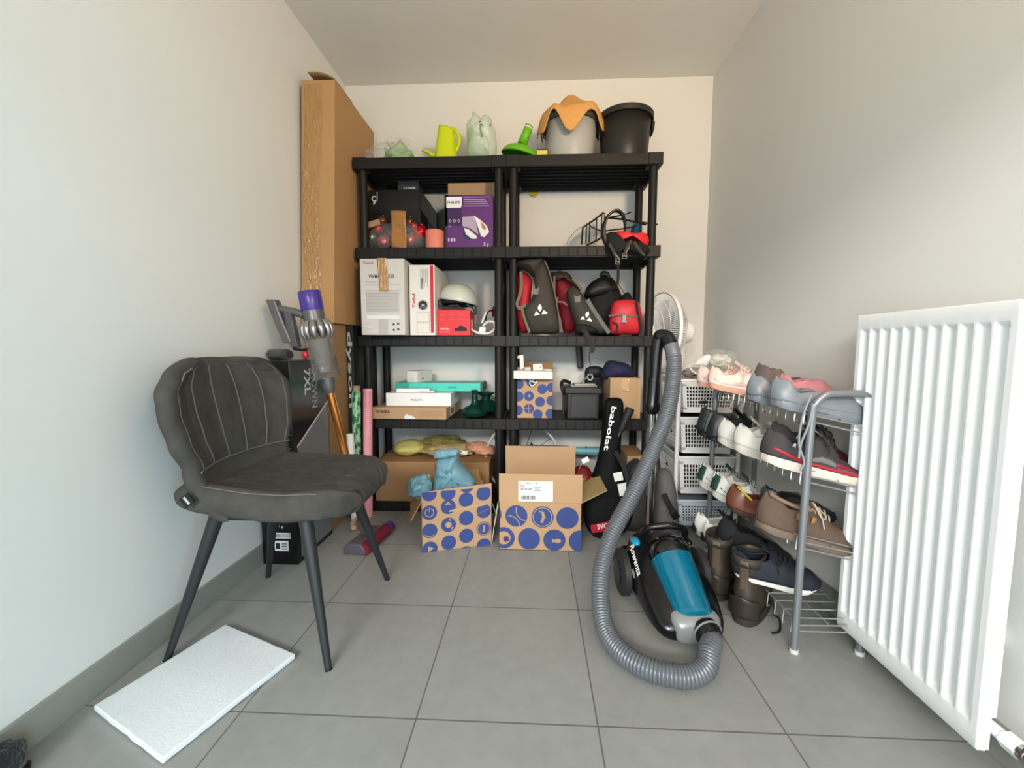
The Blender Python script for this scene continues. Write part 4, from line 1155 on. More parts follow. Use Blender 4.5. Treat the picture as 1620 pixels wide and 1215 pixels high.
blk_f = mat('black_fabric', (16, 16, 18), .75, var=.2, bump=.25, bs=40)
p = aY(1006, 365, 2.42)
tag(put('teal_cloth', G().puff(px([(990, 393), (997, 368), (1003, 354), (1012, 355), (1016, 372), (1018, 393)], 2.42), 2.42, .08, 5, amp=.01), mat('teal_cloth', (24, 76, 100), .8)), 'dark teal cloth peaked behind the red strap bag', 'cloth')
def strap_bag():
    Y = 2.25
    t = thing('red_strap_bag', 'red and black strap bag hanging over the lip of the second shelf', 'bag', (aY(995, 390, Y).x, Y, Z4-.06))
    put('red_top', G().puff(px([(966, 376), (975, 367), (990, 369), (1008, 371), (1022, 370), (1027, 382), (1021, 392), (1010, 381), (990, 378), (978, 376), (974, 386)], Y), Y, .13, 5, amp=.012, fq=25, rnd=2), mat('red_shiny', (228, 40, 48), .4, bump=.2, bs=40), t)
    put('black_body', G().puff(px([(958, 372), (972, 368), (975, 380), (990, 386), (1010, 384), (1025, 392), (1026, 402), (1012, 404), (995, 400), (985, 397), (975, 405), (962, 396)], Y-.03), Y-.045, .06, 5, amp=.01, fq=22, rnd=2), blk_f, t)
    q = lambda a, b, y=Y-.075: aY(a, b, y)
    g = G()
    straps(g, [q(964, 385), q(972, 400), q(978, 412)], .009)
    straps(g, [q(999, 380), q(992, 392), q(988, 404)], .009)
    straps(g, [q(1003, 382), q(1012, 396), q(1020, 404)], .008)
    put('strap', g, mat('olive_webbing', (62, 62, 52), .8), t)
    g = G()
    for a, b in ((977, 414), (988, 405)):
        c = q(a, b); g.tube([c+V(e) for e in ((-.011, 0, -.013), (.011, 0, -.013), (.011, 0, .013), (-.011, 0, .013))], .0022, 6, True).tube([c+V((-.011, 0, 0)), c+V((.011, 0, 0))], .002, 6)
    g.tube([q(973, 402), q(980, 409)], .003, 6).tube([q(996, 391), q(990, 400)], .003, 6)
    put('buckle', g, mat('buckle_grey', (150, 148, 140), .4), t)
    put('hanging_strap', G().tube(catmull([q(978, 416), q(978, 432, Y+.0), q(977, 450, Y+.05)], 5), .009, 6, flat=(0, 1, 0)), mat('olive_webbing', (62, 62, 52), .8), t)
strap_bag()

# third tier: cycling panniers
def logo(g, cx, cz, s, T, rot=0):
    def P(a, b): return (cx+s*(a*math.cos(rot)-b*math.sin(rot)), cz+s*(a*math.sin(rot)+b*math.cos(rot)))
    leaf = [(0, -.35), (.3, 0), (.36, .4), (.1, .95), (-.25, .6), (-.33, .2)]
    flat(g, [P(a, b) for a, b in leaf], .0012, T)
    flat(g, [P(-.95, -.95), P(-.65, -.15), P(-.05, -.75)], .0012, T)
    flat(g, [P(.25, -.75), P(.6, -.05), P(1.25, -.55), P(1.15, -.75)], .0012, T)
def pannier_big():
    Y = 2.31
    t = thing('pannier_bag', 'charcoal roll-top pannier with a white emblem and red side at the shelf left end', 'pannier bag', (aY(852, 520, Y).x, Y, Z3), 0, 'panniers on the middle shelf')
    put('red_side', G().puff(px([(817, 440), (828, 430), (841, 442), (840, 470), (838, 500), (838, 522), (826, 527), (816, 500)], Y+.03), Y+.03, .16, 5, amp=.008, rnd=2), red_f, t)
    put('bag_front', G().puff(px([(845, 426), (860, 411), (868, 430), (876, 458), (884, 496), (885, 526), (860, 528), (838, 527), (827, 508), (826, 488), (838, 478), (846, 455)], Y-.03), Y-.03, .11, 6, amp=.008, fq=16, rnd=2, pw=.35), grey_f, t)
    put('roll_top', G().puff(px([(816, 416), (830, 412), (852, 410), (862, 411), (857, 428), (846, 440), (836, 430), (822, 424)], Y+.0), Y+.0, .17, 5, amp=.01, fq=20, rnd=2), mat('charcoal_dark', (56, 54, 50), .6), t)
    T = frame((0, Y-.087, 0), (1, 0, 0), (0, 0, 1))
    c = aY(854, 490, Y-.087); g = G(); logo(g, c.x, c.z, .033, T, .05)
    put('emblem', g, white_p, t, smooth=0, label='white leaf emblem')
    q = lambda a, b, y=Y-.085: aY(a, b, y)
    g = G(); straps(g, [q(824, 430), q(825, 450), q(822, 468), q(818, 480), q(822, 488), q(832, 482)], .009)
    straps(g, [q(826, 488), q(830, 505), q(838, 526)], .008)
    put('strap', g, mat('taupe_webbing', (112, 104, 92), .8), t)
    g = G().tube(catmull([q(862, 413), q(869, 430), q(878, 466), q(884, 500), q(886, 526)], 5), .0035, 6)
    put('piping', g, mat('taupe_webbing', (112, 104, 92), .8), t)
    c = q(848, 460); put('badge', G().prism([(c.x-.018, c.z+.018), (c.x-.012, c.z-.02), (c.x+.016, c.z-.018), (c.x+.018, c.z+.02), (c.x, c.z+.01)], .002, frame((0, Y-.083, 0), (1, 0, 0), (0, 0, 1))), mat('badge_grey', (96, 94, 90), .4), t, smooth=0)
pannier_big()
def pannier_slouched():
    Y = 2.36
    t = thing('pannier_bag', 'slouched charcoal pannier with a white emblem and red lining, in the shelf middle', 'pannier bag', (aY(925, 520, Y).x, Y, Z3), 0, 'panniers on the middle shelf')
    put('red_lining', G().puff(px([(876, 432), (895, 430), (906, 440), (914, 460), (914, 500), (908, 524), (893, 526), (884, 498), (878, 465)], Y+.06), Y+.06, .12, 5, amp=.008, rnd=2), mat('dark_red_fabric', (134, 22, 36), .7, bump=.2, bs=40), t)
    put('bag_front', G().puff(px([(896, 462), (908, 452), (918, 462), (934, 484), (950, 510), (963, 527), (935, 528), (918, 527), (908, 508), (900, 485)], Y-.05), Y-.05, .1, 6, amp=.006, fq=16, rnd=2, pw=.35), grey_f, t)
    put('bag_back', G().puff(px([(868, 432), (880, 430), (897, 430), (906, 440), (920, 460), (906, 452), (896, 436), (880, 436), (874, 446)], Y), Y+.02, .12, 4, amp=.004, rnd=2), grey_f, t)
    q = lambda a, b, y=Y-.09: aY(a, b, y)
    put('stiff_edge', G().tube(catmull([q(929, 474), q(945, 500), q(964, 527)], 5), .012, 8, flat=(0, 1, 0)), mat('edge_grey', (96, 98, 96), .5), t)
    T = frame((0, Y-.103, 0), (1, 0, 0), (0, 0, 1)); c = aY(928, 500, Y-.103)
    g = G(); logo(g, c.x, c.z, .029, T, -.3)
    put('emblem', g, white_p, t, smooth=0, label='white leaf emblem')
    c = q(913, 473); put('badge', G().prism([(c.x-.018, c.z+.018), (c.x-.012, c.z-.02), (c.x+.016, c.z-.018), (c.x+.018, c.z+.02), (c.x, c.z+.01)], .002, frame((0, Y-.1, 0), (1, 0, 0), (0, 0, 1))), mat('badge_grey', (96, 94, 90), .4), t, smooth=0)
    g = G()
    straps(g, [q(877, 436), q(877, 460), q(877, 477)], .006)
    straps(g, [q(876, 478), q(890, 478), q(897, 483)], .005)
    straps(g, [q(882, 470), q(880, 490), q(886, 505), q(889, 526)], .006)
    straps(g, [q(906, 440), q(916, 452), q(921, 460)], .008)
    put('strap', g, mat('taupe_webbing', (112, 104, 92), .8), t)
    g = G(); straps(g, [q(920, 520, Y-.10), q(928, 528, 2.226), q(933, 541, 2.222), q(938, 552, 2.222), q(934, 557, 2.222)], .014)
    straps(g, [q(933, 556, 2.224), q(932, 565, 2.23), q(934, 578, 2.25)], .003)
    put('hanging_strap', g, mat('brown_black_webbing', (46, 40, 36), .8), t)
    put('base_fold', G().puff(px([(910, 515), (925, 512), (945, 522), (940, 528), (912, 528)], Y-.06), Y-.08, .06, 4, rnd=2), blk_f, t)
pannier_slouched()
def black_bag():
    Y = 2.47
    t = thing('black_bag', 'black gear bag slumped behind the panniers on the middle shelf', 'bag', (aY(955, 520, Y).x, Y, Z3))
    put('bag_body', G().puff(px([(925, 528), (924, 468), (934, 448), (950, 438), (956, 434), (968, 440), (978, 455), (984, 472), (990, 490), (992, 528)], Y), Y, .19, 6, amp=.015, rnd=2), blk_f, t)
    put('bag_flap', G().puff(px([(924, 466), (940, 446), (955, 437), (966, 442), (978, 458), (960, 466), (940, 470)], Y-.07), Y-.08, .06, 4, amp=.008, rnd=2), mat('black_sheen', (26, 26, 28), .45, bump=.3, bs=50), t)
    q = lambda a, b, y=Y-.10: aY(a, b, y)
    g = G(); straps(g, [q(950, 438), q(953, 431), q(961, 432), q(964, 440)], .009)
    straps(g, [q(978, 450), q(984, 458), q(988, 466)], .0025)
    put('top_loop', g, blk_f, t)
    put('side_loop', G().puff(px([(981, 472), (988, 464), (994, 463), (1000, 472), (1000, 482), (984, 486)], Y-.05), Y-.06, .05, 4, amp=.008, rnd=2), blk_f, t)
black_bag()
def red_pouch():
    Y = 2.30
    t = thing('red_pouch', 'bright red handlebar pouch with a grey buckle at the shelf right end', 'bag', (aY(990, 528, Y).x, Y, Z3))
    put('pouch_body', G().puff(px([(967, 486), (972, 477), (985, 474), (1003, 475), (1011, 482), (1015, 505), (1012, 528), (990, 529), (966, 528), (964, 508)], Y), Y, .12, 6, rnd=3, pw=.33), mat('pouch_red', (200, 42, 54), .45, bump=.08, bs=30), t)
    q = lambda a, b, y=Y-.062: aY(a, b, y)
    g = G(); straps(g, [q(963, 500, Y-.04), q(976, 498), q(990, 499), q(1005, 500), q(1013, 504, Y-.04)], .006)
    put('strap', g, mat('taupe_webbing', (112, 104, 92), .8), t)
    c = q(987, 504, Y-.067)
    put('buckle', G().prism([(c.x-.016, c.z-.022), (c.x+.018, c.z-.022), (c.x+.012, c.z-.006), (c.x+.012, c.z+.02), (c.x-.010, c.z+.02), (c.x-.010, c.z-.006)], .006, frame((0, c.y, 0), (1, 0, 0), (0, 0, 1))), mat('buckle_grey', (150, 148, 140), .4), t, bevel=.002)
    g = G(); straps(g, [q(1006, 476, Y-.05), q(1009, 495, Y-.055), q(1013, 515, Y-.05), q(1013, 530, Y-.05)], .008)
    straps(g, [q(968, 510, Y-.05), q(976, 514, Y-.055), q(975, 527, Y-.055)], .006)
    put('side_strap', g, blk_f, t)
red_pouch()
tag(put('dark_red_cloth', G().blob((aY(788, 475, 2.42).x, 2.42, Z3+.145), (.035, .05, .035), .3, 2.4, 3).bx(aY(788, 475, 2.42).x-.02, aY(788, 475, 2.42).x+.02, 2.39, 2.45, Z3, Z3+.14), mat('dark_red_fabric', (134, 22, 36), .7, bump=.2, bs=40), bevel=.01), 'dark red cloth bundle wedged between the two shelving units', 'cloth')

# fourth tier
navy = mat('navy_print_dots', (52, 70, 130), .6, var=.05)
def dots(g, T, W, H, r, cs, th=.0006, gap=0):
    for a, b in cs: flat(g, clip(disc(a, b, r), gap, W-gap, gap, H-gap), th, T)
def dotted_small():
    x0, x1, z0, z1 = fr(813, 599, 874, 663, 2.27)
    x0 = max(x0, -.096)
    t = carton('dotted_carton', 'tall dotted cardboard carton holding white brackets on the fourth shelf', 'box', x0, x1, 2.27, 2.5, Z2, z1, card, group='dotted cardboard cartons')
    f = front(t); W, H, D = t['w'], t['h'], t['d']
    r = W*.135; g = G()
    cs = [(W*.08, H*.86), (W*.72, H*.74), (W*.42, H*.92), (W*.08, H*.55), (W*.66, H*.42), (W*.06, H*.2), (W*.36, H*.24), (W*.6, H*.10), (W*.95, H*.12), (W*.97, H*.45), (W*.36, H*.56), (W*.98, H*.78)]
    dots(g, f, W, H, r, cs)
    put('printed_dots', g, navy, t, True, smooth=0, label='blue printed dots')
    g = G()
    flat(g, [(W*.33, H*.54), (W*.41, H*.54), (W*.37, H*.61)], .0012, f)
    for a, b in ((0, 1), (1, 0)): flat(g, [(W*.36-r*.9*a-.0015*b, H*.24-r*.9*b-.0015*a), (W*.36+r*.9*a+.0015*b, H*.24-r*.9*b+(.0015 if a else 0)), (W*.36+r*.9*a+.0015*b, H*.24+r*.9*b+.0015*a), (W*.36-r*.9*a-.0015*b, H*.24+r*.9*b+.0015*a)], .0012, f)
    put('dot_icons', g, card, t, True, smooth=0)
    put('open_flap', G().bx(-W/2+.02, W/2+.012, D/2-.004, D/2, H, H+.085), card_d, t, True)
    put('side_flap', G().bx(W/2, W/2+.004, -D/2+.06, D/2-.02, H-.02, H+.05), card_d, t, True)
    return t, z1
dt, dz = dotted_small()
whitem = mat('white_metal', (222, 220, 212), .35)
def brackets():
    Y = 2.30
    q = lambda a, b, y=Y: aY(a, b, y)
    t = thing('white_bracket', 'white mounting brackets and cord heaped on the dotted carton', 'bracket', (dt.location.x, Y, dz))
    T = frame((0, Y-.04, 0), (1, 0, 0), (0, 0, 1))
    put('front_rail', G().prism(px([(813, 586), (874, 587), (874, 599.5), (813, 598.5)], Y-.04), .05, frame((0, Y-.036, 0), (1, 0, 0), (0, 0, 1))) , whitem, t, bevel=.003)
    pl = px([(813, 564), (828, 561), (829, 582), (823, 586), (822, 567), (813, 568)], Y)
    put('hook_plate', G().prism(pl, .03, frame((0, Y+.03, 0), (1, 0, 0), (0, 0, 1))), whitem, t, bevel=.002)
    put('block', G().prism(px([(843, 576), (857, 575), (859, 583), (858, 586.5), (843, 586.5)], Y), .035, frame((0, Y+.02, 0), (1, 0, 0), (0, 0, 1))), whitem, t, bevel=.003)
    put('block_hole', G().cyl(q(855, 581, Y-.016), q(855, 581, Y-.012), .006), mat('mid_grey_print', (160, 156, 152), .5), t)
    put('long_rail', G().bx(q(843, 579).x, q(874, 579).x, Y+.04, Y+.08, dz+.03, dz+.05).bx(q(814, 579).x, q(840, 579).x, Y+.04, Y+.09, dz+.03, dz+.06), whitem, t, bevel=.003)
    Yc = Y-.052
    g = G().tube(catmull([q(829, 586, Yc), q(832, 594, Yc), q(840, 598, Yc), q(848, 596, Yc), q(854, 588, Yc)], 6), .0018, 6)
    g.tube(catmull([q(826, 599, Yc), q(836, 600, Yc), q(845, 605, Yc), q(850, 604, Yc), q(842, 611, Yc), q(838, 605, Yc), q(846, 600, Yc)], 6), .003, 6)
    put('cord', g, mat('cable_white', (222, 222, 218), .4), t)
brackets()
def tool_case():
    x0, x1, z0, z1 = fr(897, 614, 948, 666, 2.25)
    t = carton('tool_case', 'black plastic tool case with a clip lid on the fourth shelf', 'tool case', x0, x1, 2.25, 2.47, Z2, z1-.02, mat('case_black', (28, 28, 29), .4), bevel=.006, part='case_body')
    W, D, H = t['w'], t['d'], t['h']
    put('lid', G().bx(-W/2-.012, W/2+.012, -D/2-.01, D/2+.01, H-.012, H+.024), mat('case_lid', (36, 36, 36), .4), t, True, bevel=.006)
    put('front_panel', G().prism([(-W/2+.02, .01), (-W*.1, .012), (W*.3, .012), (W/2-.016, .01), (W/2-.02, H-.02), (-W/2+.024, H-.02)], .004, frame((0, -D/2-.003, 0), (1, 0, 0), (0, 0, 1))), mat('case_panel', (40, 41, 42), .4), t, True, bevel=.002)
    put('carry_handle', G().tube(catmull([(-W/2-.012, -D/2+.03, H-.02), (-W/2-.03, -D/2+.02, H+.03), (-W/2-.012, D/2-.1, H+.05), (-W/2+.03, D/2-.06, H+.036)], 6), .010, 10), mat('case_dark', (30, 29, 28), .5), t, True)
    put('side_clip', G().bx(-W/2-.022, -W/2-.012, -D/2+.03, -D/2+.06, .02, H-.01), mat('case_dark', (30, 29, 28), .5), t, True, bevel=.003)
    return t, z1-.02+.024
tc, tz = tool_case()
def tool():
    Y = 2.29
    q = lambda a, b, y=Y: aY(a, b, y)
    z = tz+.001
    t = thing('silver_bracket', 'silver grey metal bracket lying on the black tool case lid', 'bracket', (tc.location.x, Y, z))
    x0, x1 = q(902, 614).x, q(944, 614).x
    T = M.Translation(((x0+x1)/2, Y+.02, z)) @ M.Rotation(R(4), 4, 'Z')
    w2 = (x1-x0)/2
    al = mat('grey_metal', (158, 156, 150), .35, metal=.6)
    put('flat_plate', G().bx(-w2, w2, -.035, .03, 0, .007, 0, T).bx(-w2*.7, w2*.9, -.02, .05, .007, .016, 0, T), al, t, bevel=.002)
    put('arm', G().tube([T @ V((-.01, 0, .018)), T @ V((.012, .0, .045)), T @ V((.028, .0, .062)), T @ V((.04, 0, .062))], .013, 10, flat=(0, 0, 1)), al, t)
    e = T @ V((.036, -.012, .052))
    put('ring', G().tube([(e.x+.014*math.cos(a), e.y, e.z+.016*math.sin(a)) for a in [2*PI*k/20 for k in range(20)]], .0055, 8, True), al, t)
tool()
def small_carton():
    x0, x1, z0, z1 = fr(965, 598, 1013, 667, 2.28)
    t = carton('small_carton', 'upright brown carton with clear tape right of the tool case', 'box', x0, min(x1, .597), 2.28, 2.5, Z2, z1, card)
    W, D, H = t['w'], t['d'], t['h']
    put('tape', G().grid(lambda u, v: (-.022+.044*u+.004*math.sin(v*9), -D/2-.001-.0012*abs(noise.noise((u*6, v*9, 2))), H-.002-.075*v), 10, 12), mat('clear_tape', (196, 160, 118), .1, bump=.4, bs=40, spec=.9), t, True, solid=.0004)
    put('edge_tape', G().bx(W/2-.012, W/2+.0006, -D/2-.0008, -D/2+.05, 0, H), mat('cardboard_pale', (188, 156, 116), .6), t, True)
    return t, z1
sct, scz = small_carton()
Y = 2.40
tag(put('navy_jacket', G().puff(px([(955, 599), (958, 580), (966, 571), (980, 572), (998, 577), (1006, 588), (1005, 598), (985, 599.5)], Y-.08), Y-.02, .16, 6, amp=.012, fq=20, rnd=3), mat('navy_fabric', (30, 34, 66), .8, var=.2, bump=.3, bs=40)), 'folded navy blue fabric lying on top of the upright brown carton', 'folded fabric')
t = thing('black_pouch', 'black soft pouch behind the tool case beside the navy fabric', 'pouch', (aY(940, 610, 2.53).x, 2.53, Z2))
put('pouch_body', G().puff(px([(925, 664), (925, 600), (927, 583), (940, 579), (956, 583), (966, 600), (962, 664)], 2.53), 2.535, .09, 6, amp=.01, rnd=2), blk_f, t)
put('pouch_flap', G().puff(px([(926, 594), (928, 582), (942, 579), (956, 584), (958, 594), (942, 597)], 2.49), 2.495, .05, 4, amp=.005, rnd=2), mat('pouch_dark', (20, 22, 34), .6), t)
# dark strip hanging behind the shelves
t = thing('hanging_belt', 'black belt end hanging behind the middle shelf above the dotted carton', 'belt', (aY(917, 560, 2.55).x, 2.55, .8))
q0 = aY(915, 540, 2.55); q1 = aY(918, 580, 2.55)
put('belt_strap', G().tube([q0+V((0, 0, .08)), q0, q1], .02, 8, flat=(0, 1, 0)), wire_b, t)
put('belt_tip', G().tube([q1, q1+V((.002, 0, -.012))], [.021, .014], 8, flat=(0, 1, 0)), black_p, t)
# ---------------------------------------------------------------- on the floor before the shelving
def bag_carton():
    # open dotted carton with a blue bag, turned a little
    a, b = aZ(668, 875), aZ(778, 862)
    W = (V(b)-V(a)).length; rz = math.atan2(b.y-a.y, b.x-a.x)
    D = .24; H = .235
    m = (V(a)+V(b))/2+V((-math.sin(rz), math.cos(rz), 0))*D/2
    t = thing('dotted_carton', 'open dotted cardboard carton with blue plastic bags inside on the floor', 'box', (m.x, m.y, 0), rz, 'dotted cardboard cartons')
    w2, d2, th = W/2, D/2, .004
    g = G().bx(-w2, w2, -d2, -d2+th, 0, H+.055).bx(-w2, w2, d2-th, d2, 0, H).bx(-w2, -w2+th, -d2, d2, 0, H).bx(w2-th, w2, -d2, d2, 0, H-.02).bx(-w2, w2, -d2, d2, 0, th)
    g.v = [(x, y, z) if not (z > H+.04) else (x, y, H+(.045 if x < 0 else .062)) for x, y, z in g.v]
    put('carton', g, card, t, True, bevel=.001)
    f = frame((-w2, -d2-.0006, 0), (1, 0, 0), (0, 0, 1))
    Hf = H+.045
    k = W/110
    P = lambda x, y: ((x-668)*k, (875-y+(-(x-668)*.115))*k)
    r = 11.6*k
    cs = [(680, 780), (709, 778), (738, 765), (680, 810), (709, 800), (737, 788), (765, 777), (680, 839), (709, 829), (737, 818), (765, 806), (680, 868), (709, 858), (737, 847), (765, 835), (765, 863), (737, 876)]
    pc = [P(x, y-0) for x, y in cs]
    g = G(); dots(g, f, W, Hf, r, pc)
    put('printed_dots', g, navy, t, True, smooth=0, label='blue printed dots')
    g = G()
    x, y = pc[3]; flat(g, ringpoly(x, y, r*.5, r*.62, 110, 430), .0012, f); flat(g, [(x-.0012, y+r*.1), (x+.0012, y+r*.1), (x+.0012, y+r*.75), (x-.0012, y+r*.75)], .0012, f)
    x, y = pc[8]; flat(g, disc(x, y, r*.42), .0012, f); flat(g, ringpoly(x, y, r*.6, r*.8, 60, 85), .0012, f); flat(g, ringpoly(x, y, r*.6, r*.8, 300, 330), .0012, f)
    x, y = pc[7]; flat(g, ringpoly(x, y-r*.05, r*.72, r*.8, 215, 325), .0012, f)
    x, y = pc[11]; flat(g, [(x-r*.25, y-r*.45), (x+r*.5, y), (x-r*.25, y+r*.4)], .0012, f)
    x, y = pc[10]
    for an in (.3, 1.87): 
        c, s = math.cos(an)*r, math.sin(an)*r
        flat(g, [(x-c-.001*s/r, y-s+.001), (x+c, y+s-.001), (x+c, y+s+.001), (x-c, y-s-.001)], .0012, f)
    x, y = pc[14]; flat(g, ringpoly(x, y, r*.82, r*.9, 0, 360), .0012, f)
    flat(g, [(x-r*.12, y+r*.5), (x+r*.18, y+r*.45), (x+r*.15, y+.0), (x+r*.1, y-r*.5), (x-r*.2, y-r*.45), (x-r*.05, y)], .0012, f)
    x, y = pc[4]; flat(g, [(x-r*.5, y+r*.3), (x+r*.5, y+r*.3), (x+r*.2, y+r*.45), (x, y+r*.75), (x-r*.25, y+r*.5)], .0012, f)
    x, y = pc[1]; flat(g, disc(x-r*.35, y+r*.5, r*.14), .0012, f); flat(g, disc(x+r*.3, y+r*.5, r*.14), .0012, f)
    put('dot_icons', g, card, t, True, smooth=0)
    # torn strip and the flaps at both ends
    g = G().prism([(k*42, Hf*.64), (k*100, Hf*.70), (k*101, Hf*.725), (k*72, Hf*.71), (k*42, Hf*.665)], .0018, f)
    put('torn_strip', g, mat('cardboard_pale', (188, 156, 116), .6), t, True, smooth=0)
    def flap(x, s, h, ang):
        T = M.Translation((x, 0, h)) @ M.Rotation(ang, 4, 'Y')
        return G().bx(-.002, .002, -d2+.01, d2-.01, 0, .10, 0, T)
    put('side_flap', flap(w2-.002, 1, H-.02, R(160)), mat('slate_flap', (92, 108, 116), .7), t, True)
    put('side_flap', flap(-w2+.002, -1, H, R(-150)), card_d, t, True)
    put('back_flap', G().bx(-w2+.01, w2-.01, -.002, .002, 0, .1, 0, M.Translation((0, d2-.002, H)) @ M.Rotation(R(-70), 4, 'X')), card_in, t, True)
    return t, H
bct, bch = bag_carton()
blue_film = mat('blue_film', (128, 178, 196), .22, var=.12, vs=10, bump=.6, bs=22, trans=.25, alpha=.9, spec=.8)
def blue_bag():
    t = thing('blue_plastic_bag', 'crumpled pale blue plastic bag rising out of the dotted carton', 'plastic bag', (bct.location.x, bct.location.y, .01))
    Y = 1.90
    put('bag_film', G().puff(px([(690, 830), (686, 764), (690, 740), (693, 722), (700, 713), (712, 712), (722, 711), (726, 716), (728, 732), (738, 744), (750, 758), (752, 768), (745, 830)], Y), Y, .17, 8, amp=.034, fq=24, rnd=3, seed=5), blue_film, t)
    put('bag_side', G().blob(tuple(aY(665, 770, 1.87)), (.055, .06, .055), .28, 1.7, 6, 44, 28), blue_film, t)
    put('tied_corner', G().puff(px([(688, 724), (690, 713), (704, 710), (724, 709), (726, 718), (712, 722)], Y-.05), Y-.06, .05, 5, amp=.015, fq=30, seed=2), blue_film, t)
    put('yellow_scrap', G().blob(tuple(aY(674, 757, 1.90)), (.022, .02, .022), .3, 2.4, 2), mat('pale_yellow_cloth', (206, 196, 118), .9, bump=.3, bs=60), t, label='pale yellow scrap')
blue_bag()
def label_carton():
    a, b = aZ(790, 870), aZ(919, 872)
    W = b.x-a.x; Y0 = 1.812; D = .26
    k = W/129; H = (872-793)*k*.985
    t = thing('dotted_carton', 'open dotted cardboard carton with a white shipping label on its raised flap', 'box', ((a.x+b.x)/2, Y0+D/2, 0), 0, 'dotted cardboard cartons')
    w2, d2, th = W/2, D/2, .004
    g = G().bx(-w2, w2, -d2, -d2+th, 0, H).bx(-w2, w2, d2-th, d2, 0, H).bx(-w2, -w2+th, -d2, d2, 0, H).bx(w2-th, w2, -d2, d2, 0, H).bx(-w2, w2, -d2, d2, 0, th)
    put('carton', g, card, t, True, bevel=.001)
    T = M.Translation((0, -d2+.002, H)) @ M.Rotation(R(-4), 4, 'X')
    fh = 45*k
    ff = put('front_flap', G().bx(-w2-.002, w2+.003, -.002, .002, 0, fh, 0, T), card, t, True, bevel=.001)
    T2 = T @ frame((-w2, -.0026, 0), (1, 0, 0), (0, 0, 1))
    P = lambda x, y: ((x-790)*k, (794-y)*k)
    lb = put('shipping_label', G().prism([P(820, 792), P(874, 792), P(874, 760), P(820, 760)], .0006, T2), white_p, ff, True, smooth=0, label='white shipping label')
    txt('lettering', [('PL', P(822, 0)[0], P(0, 765)[1], .006), ('BDA', P(833, 0)[0], P(0, 764.5)[1], .007), ('1 E', P(845, 0)[0], P(0, 764.5)[1], .008), ('BX-4HANP', P(824, 0)[0], P(0, 774)[1], .008, .05)], black_p, ff, T2, True, ext=.0009)
    g = G()
    rnd = random.Random(2)
    x = 824.
    while x < 847:
        w_ = rnd.choice((.4, .7, 1.)); g.prism([P(x, 789), P(x+w_, 789), P(x+w_, 782.5), P(x, 782.5)], .0009, T2); x += w_+rnd.choice((.4, .7))
    for j in range(4): g.prism([P(845, 770+2.2*j), P(856-(j*3) % 5, 770+2.2*j), P(856-(j*3) % 5, 770.7+2.2*j), P(845, 770.7+2.2*j)], .0009, T2)
    for j in range(2): g.prism([P(822, 767+2*j), P(830, 767+2*j), P(830, 767.7+2*j), P(822, 767.7+2*j)], .0009, T2)
    put('barcode', g, black_p, ff, True, smooth=0)
    f = frame((-w2, -d2-.0006, 0), (1, 0, 0), (0, 0, 1))
    Q = lambda x, y: ((x-790)*k, (872-y)*k)
    r = 17.4*k
    cs = [Q(817, 816), Q(858, 817), Q(897, 818), Q(776, 814), Q(797, 852), Q(837, 853), Q(877, 854), Q(917, 855)]
    g = G(); dots(g, f, W, H, r, cs)
    put('printed_dots', g, navy, t, True, smooth=0, label='blue printed dots')
    g = G()
    x, y = cs[0]
    flat(g, clip(ringpoly(x+r*.95, y+r*.55, r*.95, r*1.02, 150, 265), x-r, x+r*.83, y-r, y+r*.85), .0012, f)
    flat(g, ringpoly(x-r*.7, y-r*.95, r*.94, r*1.01, 0, 92), .0012, f)
    x, y = cs[1]
    flat(g, ringpoly(x, y, r*.82, r*.89, 0, 360, 40), .0012, f)
    flat(g, [(x-r*.12, y+r*.45), (x+r*.12, y+r*.5), (x+r*.22, y+r*.1), (x+r*.3, y+r*.0), (x+r*.15, y-r*.2), (x+r*.05, y-r*.55), (x-r*.2, y-r*.5), (x-r*.02, y-r*.0)], .0012, f)
    flat(g, [(x-r*.28, y+r*.42), (x+r*.0, y+r*.55), (x-.0, y+r*.65), (x-r*.3, y+r*.52)], .0012, f)
    x, y = cs[4]; flat(g, clip(disc(x, y, r*.62), 0, W, 0, H), .0012, f)
    x, y = cs[6]
    flat(g, [(x+r*.62, y-r*.08), (x+r*.5, y+r*.1), (x+r*.2, y+r*.12), (x-r*.02, y), (x-r*.25, y+r*.18), (x-r*.18, y-r*.05), (x-r*.25, y-r*.28), (x-r*.02, y-r*.16), (x+r*.2, y-r*.26), (x+r*.5, y-r*.24)], .0012, f)
    put('dot_icons', g, card, t, True, smooth=0)
    g = G(); x, y = cs[4]; flat(g, disc(x+r*.22, y-r*.1, r*.27), .0018, f)
    put('dot_core', g, mat('violet_dot', (74, 52, 116), .6), t, True, smooth=0)
    T = M.Translation((0, d2-.002, H)) @ M.Rotation(R(6), 4, 'X')
    put('back_flap', G().bx(-w2+.012, w2-.006, -.002, .002, 0, .205, 0, T), card, t, True, bevel=.001)
    # right flap turned outwards, lit on its inner side
    T = M.Translation((w2-.001, 0, H)) @ M.Rotation(R(62), 4, 'Y')
    put('side_flap', G().bx(-.002, .002, -d2+.004, d2-.004, 0, .13, 0, T), mat('cardboard_olive', (156, 138, 96), .75, var=.05), t, True, bevel=.001)
    T = M.Translation((-w2+.001, 0, H)) @ M.Rotation(R(-168), 4, 'Y')
    put('side_flap', G().bx(-.002, .002, -d2+.02, d2-.02, 0, .13, 0, T), card_d, t, True, bevel=.001)
    put('loose_cord', G().tube([(-w2-.006, -d2+.004, H), (-w2-.024, -d2-.004, H*.5), (-w2-.034, -d2-.01, .03)], .0012, 6), white_p, t, True)
label_carton()

